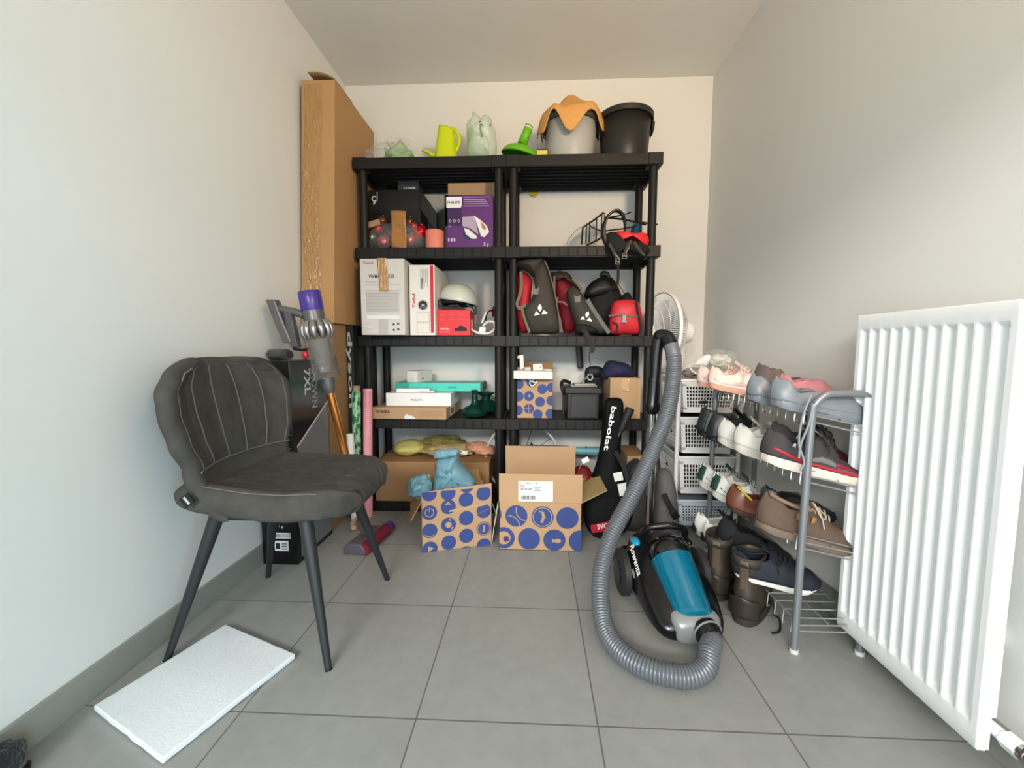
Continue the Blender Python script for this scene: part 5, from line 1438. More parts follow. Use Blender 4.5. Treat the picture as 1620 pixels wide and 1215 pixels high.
# items on the bottom shelf behind the label carton
tyre = mat('wheel_white', (200, 196, 184), .5)
def wheel():
    Y = 2.38
    c = aY(826, 733, Y); rr = .125
    c.z = Z1+rr+.008
    t = thing('spoked_wheel', 'white rimmed spoked wheel standing on the bottom shelf behind the posts', 'wheel', (c.x, Y, Z1))  # a wheel with rim, spokes and hub
    c.z = aY(826, 725, Y).z
    rr = c.z-Z1-.008
    T = M.Translation(c) @ M.Rotation(PI/2, 4, 'X') 
    put('rim', G().tube([T @ V((rr*math.cos(a), rr*math.sin(a), 0)) for a in [2*PI*k/48 for k in range(48)]], .0085, 10, True), tyre, t)
    g = G()
    for k in range(10):
        a = 2*PI*k/10; g.cyl(T @ V((0, 0, 0)), T @ V((rr*math.cos(a), rr*math.sin(a), 0)), .002, None, 6)
    put('spokes', g, wire_b, t)
    put('hub', G().cyl(T @ V((0, 0, -.02)), T @ V((0, 0, .02)), .016), wire_b, t)
wheel()
Y = 2.32
navy2 = mat('blue_canvas', (28, 48, 100), .75, var=.1, bump=.15, bs=60)
t = thing('blue_folding_bag', 'dark blue canvas bag behind the label carton on the bottom shelf', 'bag', (aY(860, 715, Y).x, Y, Z1))
put('bag_body', G().puff(px([(816, 790), (815, 722), (815, 709), (840, 707), (870, 707), (898, 708), (905, 718), (908, 735), (908, 790)], Y), Y, .12, 6, amp=.005, rnd=2, pw=.3), navy2, t)
put('bag_rim', G().tube([aY(817, 708, Y-.03), aY(840, 706, Y-.03), aY(900, 708, Y-.03)], .009, 8), mat('navy_edge', (20, 30, 74), .7), t)
put('bag_peak', G().prism(px([(838, 707), (840, 699), (846, 706)], Y-.02), .01, frame((0, Y-.02, 0), (1, 0, 0), (0, 0, 1))), mat('navy_edge', (20, 30, 74), .7), t, smooth=0)
a, b = aY(898, 712, 2.46), aY(947, 714, 2.40)
t = thing('teal_umbrella', 'rolled pale teal umbrella lying behind the blue canvas bag', 'umbrella', ((a.x+b.x)/2, 2.43, a.z-.04))
put('rolled_canopy', G().cyl(a-V((.12, 0, 0)), b+V((.05, 0, 0)), .02, .028, 16), mat('teal_nylon', (112, 168, 176), .4), t)
put('tie_band', G().cyl(a*.4+b*.6, a*.36+b*.64, .0275, .0275, 16), mat('teal_deep2', (60, 120, 128), .5), t)
t = thing('dark_red_bag', 'glossy dark red bag with a white hang tag behind the label carton', 'bag', (aY(915, 745, 2.1).x, 2.10, .0))
put('bag_body', G().puff(px([(900, 815), (902, 760), (908, 742), (920, 736), (932, 740), (938, 760), (936, 815)], 2.10), 2.10, .13, 5, amp=.015, rnd=2), mat('gloss_red_bag', (96, 18, 26), .2, bump=.4, bs=30), t)
T = frame(aY(926, 728, 2.02), (1, 0, .55), (-.5, 0, 1))
put('hang_tag', G().prism([(-.018, -.012), (.018, -.012), (.018, .012), (-.018, .012)], .001, T), white_p, t, smooth=0)
put('tag_string', G().tube([aY(922, 731, 2.02), aY(916, 742, 2.06)], .001, 6), white_p, t)

# racket bag and umbrella
def racket_bag():
    Y = 1.97
    t = thing('racket_bag', 'black tennis racket bag with white lettering leaning against the shelving', 'racket bag', (aY(960, 850, Y).x, Y, 0))
    low = px([(922, 800), (928, 770), (940, 745), (948, 715), (952, 690), (954, 660), (957, 634), (967, 629), (983, 631), (986, 645), (983, 680), (981, 715), (984, 745), (998, 775), (1002, 800), (996, 830), (980, 848), (958, 856), (938, 848), (926, 830)], Y)
    lean = lambda z: Y+.20*min(1, z/.62)
    g = G().puff(low, 0, .12, 6, rnd=2, pw=.35)
    g.v = [(x*(1), lean(z)+y, z) for x, y, z in g.v]
    # keep the outline where it was seen although the top leans back
    g.v = [((EYE+(V((x, Y+(y-lean(z)), z))-EYE)*(lean(z)/Y)).x, y, (EYE+(V((x, Y, z))-EYE)*(lean(z)/Y)).z) for x, y, z in g.v]
    put('bag_body', g, mat('racket_black', (10, 11, 14), .7, bump=.15, bs=50, spec=.2), t)
    mz = min(v[2] for v in g.v)
    # lettering up the neck: from the head towards the floor
    p0, p1 = aY(973, 642, 2.095), aY(961, 708, 2.05)
    d = (p1-p0).normalized(); nrm = V((0, -1, 0))
    T = frame(p0+V((-.028, 0, 0)), d, V((1, 0, .2)))
    txt('lettering', [('babolat', 0, .012, .026, (p1-p0).length*1.05)], white_p, t, T, label='white lettering')
    for (a, b, s, h) in ((978, 754, .021, .021), (986, 774, .023, .03)):
        c = aY(a, b, 1.935)
        T = frame(c, (1, 0, .22), (-.15, 0, 1))
        put('white_patch', G().prism([(-s, -h), (s, -h), (s, h), (-s, h)], .0015, T), white_p, t, smooth=0, label='white square patch')
    c = aY(946, 838, 1.905)
    T = frame(aY(935, 836, 1.9), (1, 0, .18), (-.1, 0, 1))
    rb = put('red_band', G().prism([(0, -.022), (.13, -.026), (.13, .026), (0, .016)], .002, T), mat('band_red', (176, 24, 44), .5), t, smooth=0, label='red band')
    txt('lettering', [('SVCAR', .03, -.008, .024, .085)], white_p, rb, T, ext=.003)
    g = G(); straps(g, [aY(974, 715, 2.0), aY(985, 735, 1.96), aY(992, 755, 1.94), aY(996, 790, 1.92)], .012)
    put('strap', g, blk_f, t)
racket_bag()
a, b = aY(999, 642, 2.12), aY(972, 705, 2.08)
t = thing('umbrella', 'black umbrella handle sticking up behind the racket bag', 'umbrella', (b.x-.03, 2.08, 0))
put('grip', G().lathe([(.014, 0), (.018, .01), (.022, .09), (.024, .125), (.02, .13)], 20, along(a*.35+b*.65, a)), mat('grip_black', (30, 28, 30), .6), t)
put('shaft', G().cyl(a*.4+b*.6, b+(b-a)*2.2, .009, .009, 12), wire_b, t)
# carton and white tools behind the hose
x0, x1, z0, z1 = fr(991, 730, 1026, 790, 2.25)
t = carton('low_carton', 'low brown carton behind the vacuum hose on the bottom shelf', 'box', x0, min(x1, .625), 2.245, 2.5, Z1, aY(1000, 722, 2.25).z, card)
put('lid_flap', G().bx(-t['w']/2, t['w']/2, -t['d']/2-.0, t['d']/2, t['h'], t['h']+.004), card_in, t, True)
txt('print', [('UP', .03, t['h']*.5, .03)], card_d, t, front(t), True)
# grey bags on the floor behind the vacuum cleaner
gbag = mat('grey_canvas', (92, 90, 90), .8, var=.1, bump=.2, bs=45)
t = thing('grey_backpack', 'dark grey backpack standing on the floor behind the vacuum hose', 'backpack', (aY(1005, 840, 1.98).x, 2.0, 0))
bp_ = px([(985, 862), (986, 800), (990, 755), (997, 733), (1012, 730), (1024, 740), (1028, 780), (1029, 862)], 2.06)
put('bag_body', G().puff([(a, max(b, .001)) for a, b in bp_], 2.07, .18, 6, amp=.012, rnd=2, pw=.35), mat('dark_grey_canvas', (60, 59, 60), .8, var=.1, bump=.2, bs=45), t)
g = G(); straps(g, [aY(992, 745, 1.96), aY(1003, 728, 1.97), aY(1016, 735, 1.96), aY(1020, 752, 1.96)], .010)
put('carry_loop', g, blk_f, t)
t = thing('grey_tote_bag', 'grey fabric bag with a black strap standing beside the white basket trolley', 'bag', (aY(1055, 840, 1.95).x, 1.93, 0))
bp_ = px([(1036, 860), (1037, 790), (1040, 752), (1048, 742), (1060, 745), (1068, 775), (1070, 820), (1070, 860)], 1.93)
put('bag_body', G().puff([(a, max(b, .001)) for a, b in bp_], 1.93, .13, 6, amp=.010, rnd=2, pw=.35), gbag, t)
g = G(); straps(g, [aY(1050, 782, 1.855), aY(1058, 798, 1.85), aY(1066, 812, 1.85)], .015)
straps(g, [aY(1062, 808, 1.848), aY(1066, 812, 1.847), aY(1071, 820, 1.86)], .02)
put('strap', g, blk_f, t)
# ---------------------------------------------------------------- cylinder vacuum cleaner
vblk = mat('vacuum_black', (14, 15, 19), .22, spec=.6)
teal_c = mat('teal_clear', (16, 148, 184), .05, trans=.6, ior=1.2, spec=.9, coat=1)
silver = mat('silver_plastic', (150, 152, 153), .3, metal=.3)
hose_m = mat('hose_grey', (104, 109, 115), .32, metal=.25, spec=.6)
def floor_vacuum():
    rz = R(4)
    t = thing('canister_vacuum', 'black canister vacuum cleaner with a teal clear bin and grey hose', 'vacuum cleaner', (.490, 1.425, 0), rz)
    secs = [(-.205, .085, .02, .055), (-.19, .105, .012, .075), (-.15, .125, .008, .10), (-.07, .136, .008, .145), (.0, .138, .008, .175), (.07, .136, .01, .205), (.12, .13, .012, .225), (.16, .118, .02, .222), (.19, .09, .04, .195), (.2, .05, .07, .16)]
    rings = []
    for y, w_, z0, z1 in secs:
        ring = []; w_ *= .94
        for i in range(40):
            a = 2*PI*i/40
            cx, sx = math.cos(a), math.sin(a)
            x = w_*math.copysign(abs(cx)**.62, cx)
            z = (z0+z1)/2+(z1-z0)/2*math.copysign(abs(sx)**.62, sx)
            if sx > 0: x *= 1-.28*sx**2
            ring.append((x, y, z))
        rings.append(ring)
    put('vacuum_body', G().loft(rings), vblk, t, True, smooth=50, sub=1)
    a, b = V((0.012, -.160, .056)), V((.004, .04, .195))
    T = along(a, b); L = (b-a).length
    put('dust_bin', G().lathe([(.055, -.004), (.066, .004), (.068, .02), (.073, L*.7), (.074, L*.82)], 40, T), teal_c, t, True, label='clear teal dust bin')
    put('bin_core', G().lathe([(.03, .03), (.036, L*.4), (.05, L*.78)], 28, T), mat('core_teal', (16, 104, 132), .5), t, True)
    put('bin_lid', G().lathe([(.0755, L*.82), (.077, L*.84), (.074, L*.96), (.06, L*1.08), (.03, L*1.14)], 40, T), mat('lid_black', (16, 17, 20), .12, coat=.6), t, True)
    g = G().prism([(-.006, 0), (.006, 0), (.008, .05), (0, .06), (-.008, .05)], .006, T @ M.Translation((.045, -.058, L*.45)) @ M.Rotation(R(65), 4, 'X'))
    # carrying handle over the lid
    put('carry_handle', G().tube(catmull([(-.075, .10, .225), (-.05, .07, .262), (.02, .055, .275), (.075, .07, .255), (.095, .10, .22)], 8), .013, 12), vblk, t, True)
    for s in (-1, 1):
        wh = put('wheel', G().lathe([(.02, 0), (.075, .0), (.083, .006), (.083, .026), (.075, .032), (.03, .036)], 40, M.Translation((s*.128, .085, .0845)) @ M.Rotation(s*PI/2, 4, 'Y')), mat('wheel_rubber', (40, 41, 42), .55), t, True)
        put('wheel_cap', G().lathe([(.05, .034), (.045, .04), (.01, .043)], 32, M.Translation((s*.128, .085, .0845)) @ M.Rotation(s*PI/2, 4, 'Y')), vblk, wh, True)
    put('power_button', G().ball((-.098, .09, .2), (.017, .03, .012), 20, 10, 0, M.Translation((0, 0, 0))), mat('button_blue', (30, 150, 190), .3), t, True, label='bright blue button')
    put('cord_button', G().ball((.098, .09, .2), (.017, .03, .012), 20, 10), vblk, t, True)
    # front panel with the hose inlet
    rr = []
    for y, w_, z0, z1 in ((-.214, .056, .02, .072), (-.208, .066, .014, .084), (-.185, .078, .012, .097), (-.165, .076, .018, .1)):
        rr.append([(.01+w_*math.copysign(abs(math.cos(q))**.5, math.cos(q)), y, (z0+z1)/2+(z1-z0)/2*math.copysign(abs(math.sin(q))**.5, math.sin(q))) for q in [2*PI*i/32 for i in range(32)]])
    put('front_panel', G().loft(rr), silver, t, True, smooth=50)
    inl = put('hose_inlet', G().lathe([(.04, -.01), (.042, .006), (.038, .02), (.034, .03)], 32, along((.03, -.21, .058), (.034, -.26, .05))), vblk, t, True)
    put('inlet_ring', G().tube([along((.03, -.214, .057), (.034, -.26, .05)) @ V((.0425*math.cos(q), .0425*math.sin(q), .004)) for q in [2*PI*i/32 for i in range(32)]], .003, 8, True), silver, inl, True)
    # corrugated hose from the inlet over the floor up to the wand
    TT = TW[t]
    s0 = TT @ V((.031, -.222, .056)); s1 = TT @ V((.036, -.262, .05))
    way = [s0, s0.lerp(s1, .45)]
    for a_, b_, y in ((1122, 1030, 1.135), (1116, 1056, 1.09), (1092, 1076, 1.068), (1058, 1081, 1.07), (1018, 1068, 1.095), (982, 1036, 1.15), (958, 996, 1.23), (950, 946, 1.32), (953, 895, 1.40), (968, 846, 1.46), (994, 796, 1.51), (1018, 747, 1.55), (1039, 697, 1.59), (1057, 648, 1.62), (1065, 600, 1.645), (1066, 566, 1.66), (1061, 545, 1.68)):
        p = aY(a_, b_, y); p.z = max(p.z, .0335); way.append(p)
    pts = catmull(way, 30)
    # resample evenly
    acc = [0]
    for i in range(1, len(pts)): acc.append(acc[-1]+(pts[i]-pts[i-1]).length)
    pitch = .0032; n = int(acc[-1]/pitch); out = []; j = 0
    for k in range(n+1):
        d = k*pitch
        while j < len(acc)-2 and acc[j+1] < d: j += 1
        f = (d-acc[j])/max(1e-9, acc[j+1]-acc[j]); out.append(pts[j].lerp(pts[j+1], min(f, 1)))
    rad = [(.0305 if k % 3 else .0268) if 10 < k < n-14 else .029 for k in range(n+1)]
    put('hose', G().tube(out, rad, 20), hose_m, t, smooth=80, label='grey corrugated hose')
    e = out[-1]
    q = lambda a_, b_, y: aY(a_, b_, y)
    put('hose_cuff', G().tube(catmull([e, q(1054, 533, 1.70), q(1044, 533, 1.715), q(1039, 552, 1.72), q(1036, 590, 1.72), q(1035, 600, 1.72)], 8), [.030]*8+[.0275]*10+[.024]*23, 16), vblk, t, label='black curved handle')
    put('wand_sleeve', G().lathe([(.024, 0), (.026, .01), (.026, .10), (.031, .11), (.031, .135), (.022, .15)], 24, along(q(1035, 598, 1.72), q(1031, 655, 1.73))), vblk, t)
    m0, m1 = q(1031.5, 648, 1.73), V((q(1030, 800, 1.76).x, 1.765, .03))
    put('wand', G().cyl(m0, m1, .0175, .0175, 24).cyl(m0.lerp(m1, .12), m0.lerp(m1, .26), .0215, .0215, 24), mat('chrome', (190, 190, 188), .22, metal=1), t, label='chrome wand')
    put('floor_head', G().loft([[(m1.x+x, 1.765+y, z) for x, y in ((-w2, -.03), (w2, -.03), (w2, .05), (-w2, .05))] for w2, z in ((.12, 0), (.125, .012), (.11, .03), (.05, .04))]), vblk, t, bevel=.004)
    # lettering along the left flank
    A, B = V((-.112, .055, .190)), V((-.118, -.085, .1215))
    T = frame(A+V((-.012, 0, .010)), B-A, V((.55, 0, .7)))
    txt('lettering', [('Rowenta', .0, -.006, .02, .12)], white_p, t, T, True, label='white lettering')
    txt('lettering', [('2000W', .085, -.024, .010, .035)], mat('mid_grey_print', (160, 156, 152), .5), t, T, True)
floor_vacuum()
# ---------------------------------------------------------------- basket trolley, fan and bag
wplast = mat('white_plastic', (232, 232, 230), .4)
CX0, CX1, CY0, CY1 = .705, 1.0, 2.012, 2.37
def trolley():
    t = thing('basket_trolley', 'white four-tier plastic basket trolley in the right corner behind the shoe rack', 'trolley', ((CX0+CX1)/2, (CY0+CY1)/2, 0))
    g = G()
    for x in (CX0, CX1):
        g.tube(catmull([(x, CY0, 0), (x, CY0, .4), (x, CY0, .76), (x, CY0+.02, .79), (x, CY0+.05, .797), (x, CY1-.05, .797), (x, CY1-.02, .79), (x, CY1, .76), (x, CY1, .4), (x, CY1, 0)], 5), .0105, 10)
        o = put('side_frame', g, wplast, t); g = G()
    def lattice(fn, nx, nz, bar, th, g):
        "fn(u,v)->point on a panel; bars of a square grid"
        for i in range(nx+1):
            g.tube([fn(i/nx, 0), fn(i/nx, 1)], bar, 4)
        for j in range(nz+1):
            g.tube([fn(0, j/nz), fn(1, j/nz)], bar, 4)
    for k, (z0, z1, col_) in enumerate(((.61, .768, wplast), (.408, .585, wplast), (.205, .39, wplast), (.04, .172, mat('bluish_plastic', (196, 206, 216), .4)))):
        g = G()
        xa, xb, ya, yb = CX0+.014, CX1-.014, CY0-.004, CY1-.01
        s = .02
        P = lambda x, y, v: (x+(s*(1-v) if x < .85 else -s*(1-v)), y+(s*(1-v) if y < 2.2 else -s*(1-v)), z0+(z1-z0)*v)
        sides = [((xa, ya), (xb, ya), 16), ((xa, yb), (xa, ya), 18), ((xb, ya), (xb, yb), 18), ((xb, yb), (xa, yb), 16)]
        for (x0, y0), (x1, y1), nx in sides:
            def fn(u, v):
                a, b = V(P(x0, y0, .16+.66*v)), V(P(x1, y1, .16+.66*v))
                return tuple(a.lerp(b, .06+.88*u))
            lattice(fn, nx, 6, .0029, 0, g)
            def q(u0, u1, v0, v1):
                a, b, c, d = [V(P(x0, y0, v)).lerp(V(P(x1, y1, v)), u) for u, v in ((u0, v0), (u1, v0), (u1, v1), (u0, v1))]
                n = (b-a).cross(d-a).normalized()*.0025
                g.loft([[a-n, b-n, c-n, d-n], [a+n, b+n, c+n, d+n]])
            q(0, 1, 0, .16); q(0, 1, .82, 1); q(0, .06, .1, .9); q(.94, 1, .1, .9)
            g.tube([P(x0, y0, 1), P(x1, y1, 1)], .0065, 8)
        g.bx(xa+s, xb-s, ya+s, yb-s, z0, z0+.004)
        put('basket', g, col_, t, smooth=30)
    return t
trolley()
for nm, c, r, m, lab in (('dark_cloth', (.855, 2.19, .68), (.125, .16, .075), mat('brown_cloth', (46, 40, 36), .9, var=.4), 'dark brown cloth in the top basket of the white trolley'),
                    ('maroon_cloth', (.855, 2.19, .50), (.125, .16, .085), mat('maroon_cloth', (64, 18, 26), .9, var=.2), 'maroon cloth filling the second basket of the white trolley'),
                    ('red_black_cloth', (.855, 2.19, .30), (.125, .16, .085), mat('dark_maroon_cloth', (52, 22, 30), .9, var=.5), 'dark red and black cloth in the third basket of the white trolley'),
                    ('grey_cloth', (.855, 2.19, .10), (.125, .16, .055), mat('blue_grey_cloth', (120, 128, 140), .9, var=.2), 'blue-grey cloth in the lowest basket of the white trolley')):
    tag(put(nm, G().blob(c, r, .22, 2.4, len(nm), 40, 24, floor=c[2]-r[2]*.8), m), lab, 'cloth')

def fan():
    c = aY(1041, 524, 2.29); n = V((-.98, -.2, .03)).normalized()
    t = thing('table_fan', 'white table fan seen from the side above the basket trolley', 'fan', (.80, 2.28, .62))
    T = along(c-n*.045, c)      # local z points out of the front
    rr = .205
    def cage(name, prof, bars, rings):
        g = G()
        for k in range(bars):
            a = 2*PI*k/bars
            g.tube([T @ V((r*math.cos(a), r*math.sin(a), z)) for r, z in prof], .0016, 4)
        for r, z in rings:
            g.tube([T @ V((r*math.cos(2*PI*i/48), r*math.sin(2*PI*i/48), z)) for i in range(48)], .0016, 4, True)
        return put(name, g, wplast, t)
    cage('front_grille', [(.035, .085), (.10, .08), (.16, .066), (.19, .05), (rr, .035)], 120, [(.07, .083), (.12, .0765), (.165, .064)])
    cage('rear_grille', [(.045, -.05), (.12, -.045), (.17, -.025), (.195, .0), (rr, .03)], 110, [(.09, -.0475), (.14, -.038), (.18, -.013)])
    put('rim', G().lathe([(rr-.004, .026), (rr+.004, .024), (rr+.006, .032), (rr+.004, .04), (rr-.004, .038)], 64, T, caps=False), mat('fan_white', (232, 232, 230), .35), t, solid=.002)
    put('badge', G().lathe([(.036, .084), (.036, .09), (.02, .093)], 32, T), wplast, t)
    g = G()
    for k in range(3):
        a0 = 2*PI*k/3
        g.grid(lambda u, v: tuple(T @ V(((.03+.14*u)*math.cos(a0+(v-.5)*(1.5-.2*u)), (.03+.14*u)*math.sin(a0+(v-.5)*(1.5-.2*u)), .02+.035*(v-.5)))), 8, 12)
    bl = put('blades', g, mat('blade_grey', (150, 148, 152), .4), t, solid=.002)
    put('hub', G().lathe([(.03, .0), (.03, .045), (.015, .055)], 24, T), wplast, bl)
    put('motor', G().lathe([(.045, -.045), (.062, -.055), (.064, -.11), (.056, -.135), (.03, -.142)], 36, T), mat('fan_white', (232, 232, 230), .35), t)
    g = G()
    for k in range(20):
        a = 2*PI*k/20
        g.tube([T @ V((.057*math.cos(a), .057*math.sin(a), -.122)), T @ V((.044*math.cos(a), .044*math.sin(a), -.144))], .003, 5)
    put('motor_vents', g, mat('vent_grey', (150, 150, 150), .5), t)
    m = T @ V((0, 0, -.085)); kb = T @ V((.0, .0, -.09))+V((0, 0, .066))
    put('oscillation_knob', G().cyl(kb, kb+V((0, 0, .014)), .009), mat('vent_grey', (150, 150, 150), .5), t)
    put('neck', G().loft([[(m.x+w_*x, m.y+w_*y, z) for x, y in [(math.cos(2*PI*i/20), math.sin(2*PI*i/20)) for i in range(20)]] for w_, z in ((.026, m.z-.03), (.03, m.z-.09), (.024, m.z-.15), (.022, .70))]), wplast, t)
    b0 = V((m.x, min(m.y, 2.25), .62))
    put('base', G().lathe([(.085, 0), (.085, .012), (.05, .03), (.024, .05), (.022, .09)], 40, M.Translation((m.x-.0, m.y-.02, .645))), wplast, t)
    q = lambda a, b: aY(a, b, 2.2)
fan()
def clear_bag():
    Y = 2.12
    t = thing('clear_parts_bag', 'clear plastic bag with white parts lying on top of the basket trolley', 'plastic bag', (aY(1120, 590, Y).x, Y, .775))
    q = lambda a, b, y=Y: aY(a, b, y)
    z0 = .772
    c = q(1122, 575)
    put('bag_film', G().blob((c.x-.02, Y, z0+.05), (.115, .11, .058), .3, 1.6, 4, 56, 32, floor=z0, ridged=True).blob((c.x+.06, Y+.02, z0+.10), (.075, .07, .045), .32, 1.7, 9, 44, 28, ridged=True), film2, t)
    put('white_part', G().puff(px([(1093, 578), (1104, 566), (1118, 560), (1122, 566), (1114, 580), (1102, 579)], Y), Y-.02, .05, 4, rnd=2), white_p, t)
    put('white_part', G().blob((c.x+.05, Y+.01, z0+.09), (.055, .05, .03), .2, 2, 3), mat('pale_part', (210, 208, 196), .5), t)
    put('grey_part', G().blob((c.x-.07, Y, z0+.028), (.06, .07, .026), .2, 2, 3, floor=z0), mat('taupe_part', (140, 132, 122), .6), t)
    put('white_cord', G().tube(catmull([q(1090, 580, Y-.09), q(1098, 589, Y-.10), q(1108, 592, Y-.11), q(1114, 584, Y-.1)], 6), .0025, 6), white_p, t)
clear_bag()
# ---------------------------------------------------------------- shoe rack
rackm = mat('rack_grey', (140, 144, 148), .35, metal=.5)
wirem = mat('rack_wire', (170, 172, 172), .3, metal=.6)
RX0, RX1, RY0, RY1 = .802, .985, 1.216, 1.845
LV = [.712, .532, .33, .098]
def rack():
    t = thing('shoe_rack', 'grey tubular shoe rack with wire shelves along the right wall', 'shoe rack', ((RX0+RX1)/2, (RY0+RY1)/2, 0))
    for y in (RY0, RY1):
        o = put('end_frame', G().tube(catmull([(RX0-.004, y, 0), (RX0, y, .4), (RX0+.006, y, .72), (RX0+.014, y, .762), (RX0+.04, y, .788), (RX0+.07, y, .793), (RX1-.05, y, .793), (RX1-.02, y, .785), (RX1-.004, y, .76), (RX1, y, .72), (RX1+.004, y, .4), (RX1+.006, y, 0)], 6), .0105, 12), rackm, t)
        for x in (RX0-.004, RX1+.006):
            put('foot_cap', G().cyl((x, y, 0), (x, y, .012), .0125, .0125, 16), mat('foot_white', (210, 210, 208), .5), o)
    n = 15
    for k, z in enumerate(LV):
        f0, f1 = (.030, -.012) if k < 3 else (0, 0)
        g = G(); w_ = .0026
        za, zb = z+f0, z+f1
        g.tube([(RX0, RY0, za), (RX0, RY1, za)], .003, 6).tube([(RX1, RY0, zb), (RX1, RY1, zb)], .003, 6)
        g.tube([((RX0+RX1)/2, RY0, (za+zb)/2-.004), ((RX0+RX1)/2, RY1, (za+zb)/2-.004)], w_, 6)
        for i in range(n):
            y = RY0+.014+(RY1-RY0-.028)*i/(n-1)
            g.tube([(RX0-.004, y-.008, za-.034), (RX0-.008, y-.003, za-.042), (RX0-.007, y+.001, za-.034), (RX0-.004, y+.001, za+.002), (RX0+.01, y+.001, za+.003), (RX1, y+.001, zb+.003)], w_*.85, 5)
        for y in (RY0, RY1):
            g.tube([(RX0, y, za-.012), (RX1, y, zb-.008)], w_, 6).tube([(RX0, y, za-.03), (RX1, y, zb-.03)], w_, 6)
        put('wire_shelf', g, wirem, t)
rack()

# ---------------------------------------------------------------- shoes
dark_in = mat('shoe_lining', (30, 28, 28), .9)
def shoe(name, label, heel, yaw, pitch, L=.27, W=.095, hh=.085, up_m=None, sole_m=None, lace_m=None, sole_h=.024, opening=.46, toe_h=.05, tongue=.1, extra=None, roll=0, group=None, lining=None, cat='shoe', rocker=.012, dip=.022, accent=None, heel_m=None, thick_heel=0):
    "local frame: heel at x=0, toe along +x, y across, sole bottom at z=0"
    t = thing(name, label, cat, heel, 0, group or 'shoes on the wire rack', rot=(roll, pitch, yaw))
    def hw(u):          # half width of the outline
        p = [(0, 0), (.02, .42), (.06, .62), (.14, .74), (.3, .76), (.45, .82), (.62, .98), (.74, 1), (.86, .86), (.94, .6), (.985, .3), (1, 0)]
        for (a, b), (c, d) in zip(p, p[1:]):
            if u <= c:
                k = (u-a)/(c-a); return W/2*(b+(d-b)*k)
        return 0
    def top(u):
        p = [(0, hh), (.06, hh+.004), (.2, hh-dip), (.32, hh-dip*.7), (.45, tongue-.004), (.52, tongue-.012), (.7, toe_h+.016), (.88, toe_h), (1, toe_h*.62)]
        for (a, b), (c, d) in zip(p, p[1:]):
            if u <= c:
                k = (u-a)/(c-a); k = k*k*(3-2*k); return b+(d-b)*k
        return toe_h*.6
    def base(u): return sole_h+rocker*max(0, (u-.75)/.25)**2
    US = [0, .004, .012, .025, .045, .07, .1]+[.1+.86*i/34 for i in range(1, 35)]+[.975, .987, .995, 1]
    nv = 20; vv = []
    for u in US:
        h = hw(u); zt = top(u); zb = base(u)-.006
        gap = 0
        if u < opening: gap = max(0, min(1, (u-.02)/.10))*max(0, min(1, (opening-u)/.10))*.66
        if u <= .02: gap = 0
        for j in range(nv+1):
            s = 2*j/nv-1; a = abs(s)
            yy = gap+(1-gap)*math.sin(a*PI/2)**.85
            zz = zt-(zt-zb)*((1-math.cos(a*PI/2))**(.95) if gap < .05 else a**1.25)
            if u < .3: zz = zt-(zt-zb)*a**(1.0+.2*gap)
            x = u*L
            if u < .1: x -= .012*(1-u/.1)*math.sin(min(1, max(0, (zz-zb)/(zt-zb+1e-6)))*PI)*.6-.0
            vv.append((x, math.copysign(h*yy, s) if s else 0, zz))
    b = nv+1; nu = len(US)-1
    ff = []
    for i in range(nu):
        for j in range(nv):
            # leave the collar open along the top
            if US[i] >= .02 and US[i+1] <= opening-.01 and j in (nv//2-1, nv//2): continue
            ff.append((i*b+j, (i+1)*b+j, (i+1)*b+j+1, i*b+j+1))
    g = G().add(vv, ff)
    up_ = put('upper', g, [up_m, lining or dark_in], t, True, smooth=60, solid=.0045, soff=-1 if False else 1, smat=0)
    # sole
    n = 44; out = []
    for i in range(n+1):
        u = .5-.5*math.cos(PI*i/n); out.append((u, hw(u)*1.05+.001))
    rings = []
    for fr_, ex in ((0, .96), (.25, 1.0), (.8, 1.03), (1, .99)):
        ring = []
        for sgn, seq in ((1, out), (-1, out[::-1])):
            for u, h in seq:
                zb = rocker*2.2*max(0, (u-.75)/.25)**2+.006*max(0, (.12-u)/.12)
                hk = sole_h+thick_heel*max(0, 1-u/.45)*0
                ring.append((u*L*1.0+(.5-u)*(1-ex)*L*.5, sgn*h*ex, zb+(base(u)-zb)*fr_))
        rings.append(ring)
    put('sole', G().loft(rings), sole_m, t, True, smooth=50)
    # insole
    ring = [(u*L, s*hw(u)*.86, base(u)+.004) for s, seq in ((1, out), (-1, out[::-1])) for u, h in seq]
    put('insole', G().loft([ring, [(x, y, z+.003) for x, y, z in ring]]), lining or dark_in, t, True)
    # tongue and laces
    def T_(u, v): return (L*(.30+.24*u), (v-.5)*W*.5*(1-.1*u), tongue+.022-(tongue+.022-top(.54)-.001)*u+.004*math.cos((v-.5)*PI)-.008*abs(v-.5))
    if lace_m:
        put('tongue', G().grid(T_, 10, 8), up_m if not accent else accent, t, True, solid=.004)
        g = G()
        for k in range(5):
            u = .40+.055*k; z = top(u)
            g.tube(catmull([(u*L, -W*.26, z-.012), (u*L+.004, -W*.12, z+.008), (u*L+.008, W*.0, z+.012), (u*L+.012, W*.12, z+.008), (u*L+.014, W*.26, z-.012)], 4), .0026, 6)
        z = top(.42)
        g.tube(catmull([(.42*L, -.004, z+.012), (.40*L, -W*.3, z+.02), (.46*L, -W*.52, z-.012), (.52*L, -W*.42, z-.005), (.45*L, 0, z+.014)], 6), .0022, 6)
        g.tube(catmull([(.42*L, .004, z+.012), (.42*L, W*.3, z+.02), (.50*L, W*.45, z-.01), (.45*L, 0, z+.014)], 6), .0022, 6)
        g.tube(catmull([(.42*L, 0, z+.012), (.47*L, -W*.35, z+.0), (.5*L, -W*.6, z-.04)], 6), .002, 6)
        put('laces', g, lace_m, t, True)
